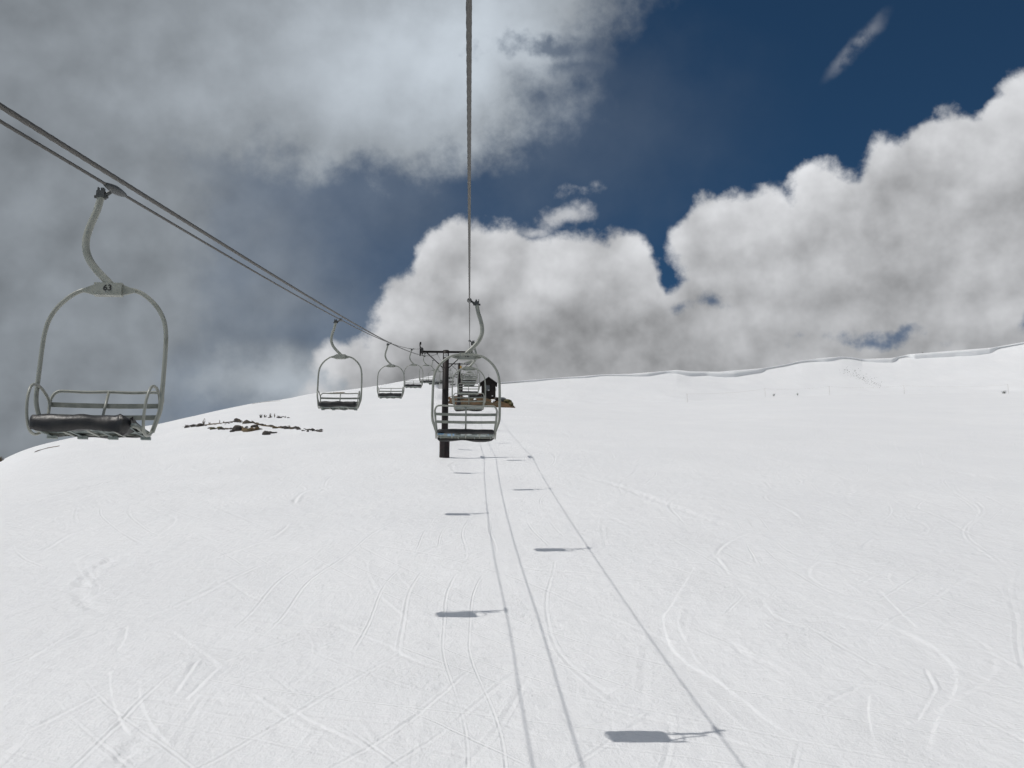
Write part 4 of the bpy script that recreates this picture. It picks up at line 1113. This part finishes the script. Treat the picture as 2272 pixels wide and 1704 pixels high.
def scree():
    m = MB(); r = random.Random(5)
    base = [rock_mesh(300 + k, 1, 1, 1, 1) for k in range(5)]
    geo = [([tuple(v.co) for v in me.vertices], [tuple(p.vertices) for p in me.polygons]) for me in base]
    for me in base: bpy.data.meshes.remove(me)
    runs = [((408, 947), (450, 944), 26), ((450, 944), (535, 935), 34), ((466, 951), (520, 952), 30), ((520, 936), (560, 938), 22), ((556, 938), (600, 946), 34), ((535, 951), (580, 953), 22), ((585, 960), (614, 961), 14), ((600, 947), (655, 951), 36), ((655, 951), (715, 957), 26), ((570, 926), (640, 927), 16)]
    for (u0, v0), (u1, v1), n in runs:
        for k in range(n):
            t = r.random(); u = u0 + (u1 - u0) * t + r.gauss(0, 1.5); v = v0 + (v1 - v0) * t + r.gauss(0, 0.9)
            p = ground_at_px(u, v); a = r.uniform(0.05, 0.17) * (1.7 if r.random() < 0.15 else 1)
            vs, fs = geo[k % 5]; c, sn = math.cos(k), math.sin(k)
            m.add([(p[0] + (x * c - y * sn) * a * 1.6, p[1] + (x * sn + y * c) * a, p[2] + z * a * 0.8) for x, y, z in vs], fs)
    o = m.build('scree', M['rock']); tag(o, 'scatter of small brown stones round the rock outcrop on the left', 'stones', kind='stuff')
scree()
def wall_gravel():
    m = MB(); r = random.Random(9)
    me = rock_mesh(400, 1, 1, 1, 1); vs = [tuple(v.co) for v in me.vertices]; fs = [tuple(p.vertices) for p in me.polygons]; bpy.data.meshes.remove(me)
    for k in range(150):
        t = r.random(); u = 1876 + 75 * t + r.gauss(0, 7); v = 821 + 34 * t + r.gauss(0, 5)
        p = ground_at_px(u, v); a = r.uniform(0.05, 0.13)
        m.add([(p[0] + x * a * 1.5, p[1] + y * a, p[2] + z * a * 0.7) for x, y, z in vs], fs)
    o = m.build('gravel', M['rock']); tag(o, 'faint smear of gravel on the snow face below the ridge hump', 'gravel', kind='stuff')
wall_gravel()
def tuft(u, v, hpx, n, label, mat='straw', spread=0.5, grp='dry tufts on the snow'):
    p = ground_at_px(u, v); m = np.linalg.norm(p - np.array([0, 0, CAMZ])) / F; h = hpx * m
    t = empty('dry_shrub', tuple(p)); r = random.Random(int(u * 13 + v))
    st = MB()
    for k in range(n):
        a = r.uniform(0, 6.28); L = h * r.uniform(0.5, 1.0); sp = spread * r.uniform(0.1, 1.0) * h
        q = (sp * math.cos(a), sp * math.sin(a))
        st.tube([(q[0] * 0.3, q[1] * 0.3, -0.1), (q[0] * 0.7, q[1] * 0.7, L * 0.55), (q[0], q[1], L)], [0.035, 0.025, 0.008], 4)
    st.build('stem', M[mat], t)
    lf = MB()
    for k in range(n * 7):
        a = r.uniform(0, 6.28); zz = h * r.uniform(0.1, 0.95); rr = spread * h * r.uniform(0, 0.8)
        c = np.array([rr * math.cos(a), rr * math.sin(a), zz]); s = h * 0.10
        d1 = np.array([r.gauss(0, 1), r.gauss(0, 1), r.gauss(0, 1)]); d1 /= np.linalg.norm(d1); d2 = np.array([r.gauss(0, 1), r.gauss(0, 1), r.gauss(0, 1)]); d2 /= np.linalg.norm(d2)
        lf.add([c - d1 * s, c + d2 * s * 0.5, c + d1 * s, c - d2 * s * 0.5], [(0, 1, 2, 3)])
    o = lf.build('foliage', M['needle' if mat == 'needle' else 'straw'], t); o['kind'] = 'stuff'
    tag(t, label, 'shrub', grp)
tuft(452, 944, 15, 5, 'bare upright twig above the left rocks of the outcrop', 'straw', 0.25)
tuft(465, 942, 6, 6, 'low dry tuft just right of the upright twig')
tuft(487, 940, 8, 4, 'single dry stalk on the crown line of the outcrop', 'straw', 0.2)
tuft(496, 939, 5, 5, 'tiny dry tuft left of the dark crown rock')
tuft(579, 927, 8, 9, 'dark dwarf shrub, leftmost of the row above the outcrop', 'needle', 0.7)
tuft(588, 926, 6, 7, 'low dark shrub, second in the row above the outcrop', 'needle', 0.7)
tuft(600, 926, 9, 5, 'upright thin shrub, third in the row above the outcrop', 'straw', 0.3)
tuft(609, 926, 9, 5, 'upright thin shrub, fourth in the row above the outcrop', 'straw', 0.3)
tuft(618, 927, 5, 7, 'spreading low tuft, fifth in the row above the outcrop', 'straw', 1.0)
tuft(633, 927, 5, 4, 'last small tuft in the row above the outcrop', 'straw', 0.4)
tuft(640, 951, 8, 8, 'reddish turf tuft beside a dark stone right of the outcrop', 'straw', 0.8)
tuft(711, 958, 4, 5, 'faint dry tuft at the right end of the outcrop tail', 'straw', 0.8)
tuft(2, 1024, 10, 12, 'reddish brown bush cut by the left picture edge', 'straw', 0.6)
tuft(1717, 879, 6, 8, 'left one of two small shrubs on the snow crest below the cornice', 'needle', 0.7, 'shrubs on the far snow crest')
tuft(1769, 877, 5, 8, 'right one of two small shrubs on the snow crest below the cornice', 'needle', 0.7, 'shrubs on the far snow crest')
tuft(2228, 873, 6, 12, 'wide low shrub on the snow crest near the right picture edge', 'needle', 1.2, 'shrubs on the far snow crest')
tuft(2047, 783.5, 4, 6, 'tiny dark shrub on the ridge line above the long cornice', 'needle', 0.5, 'shrubs on the far snow crest')

# ---------------------------------------------------------------- rope fence on the far crest
def fence():
    us = [(1525, 893, 20), (1698, 880, 18), (1841, 876.5, 19), (2007, 875, 19), (2238, 873.5, 19)]
    base = []
    for u, v, h in us:
        p = ground_at_px(u, v); m = np.linalg.norm(p - np.array([0, 0, CAMZ])) / F; base.append((p, h * m))
    t = empty('rope_fence', tuple(base[0][0])); o0 = base[0][0]
    tops = []
    for p, h in base:
        q = p - o0
        MB().tube([(q[0], q[1], q[2] - 0.3), (q[0], q[1], q[2] + h)], 0.035, 6).build('post', M['post'], t)
        tops.append((q[0], q[1], q[2] + h - 0.06))
    pts = []
    for a, b in zip(tops[:-1], tops[1:]):
        for k in range(10):
            s = k / 10; pts.append(tuple(np.array(a) * (1 - s) + np.array(b) * s - np.array([0, 0, 0.5 * 4 * s * (1 - s)])))
    pts.append(tops[-1])
    MB().tube(pts, 0.012, 5).build('rope', M['post'], t)
    tag(t, 'faint line of thin posts joined by a rope on the far snow crest', 'fence')
fence()
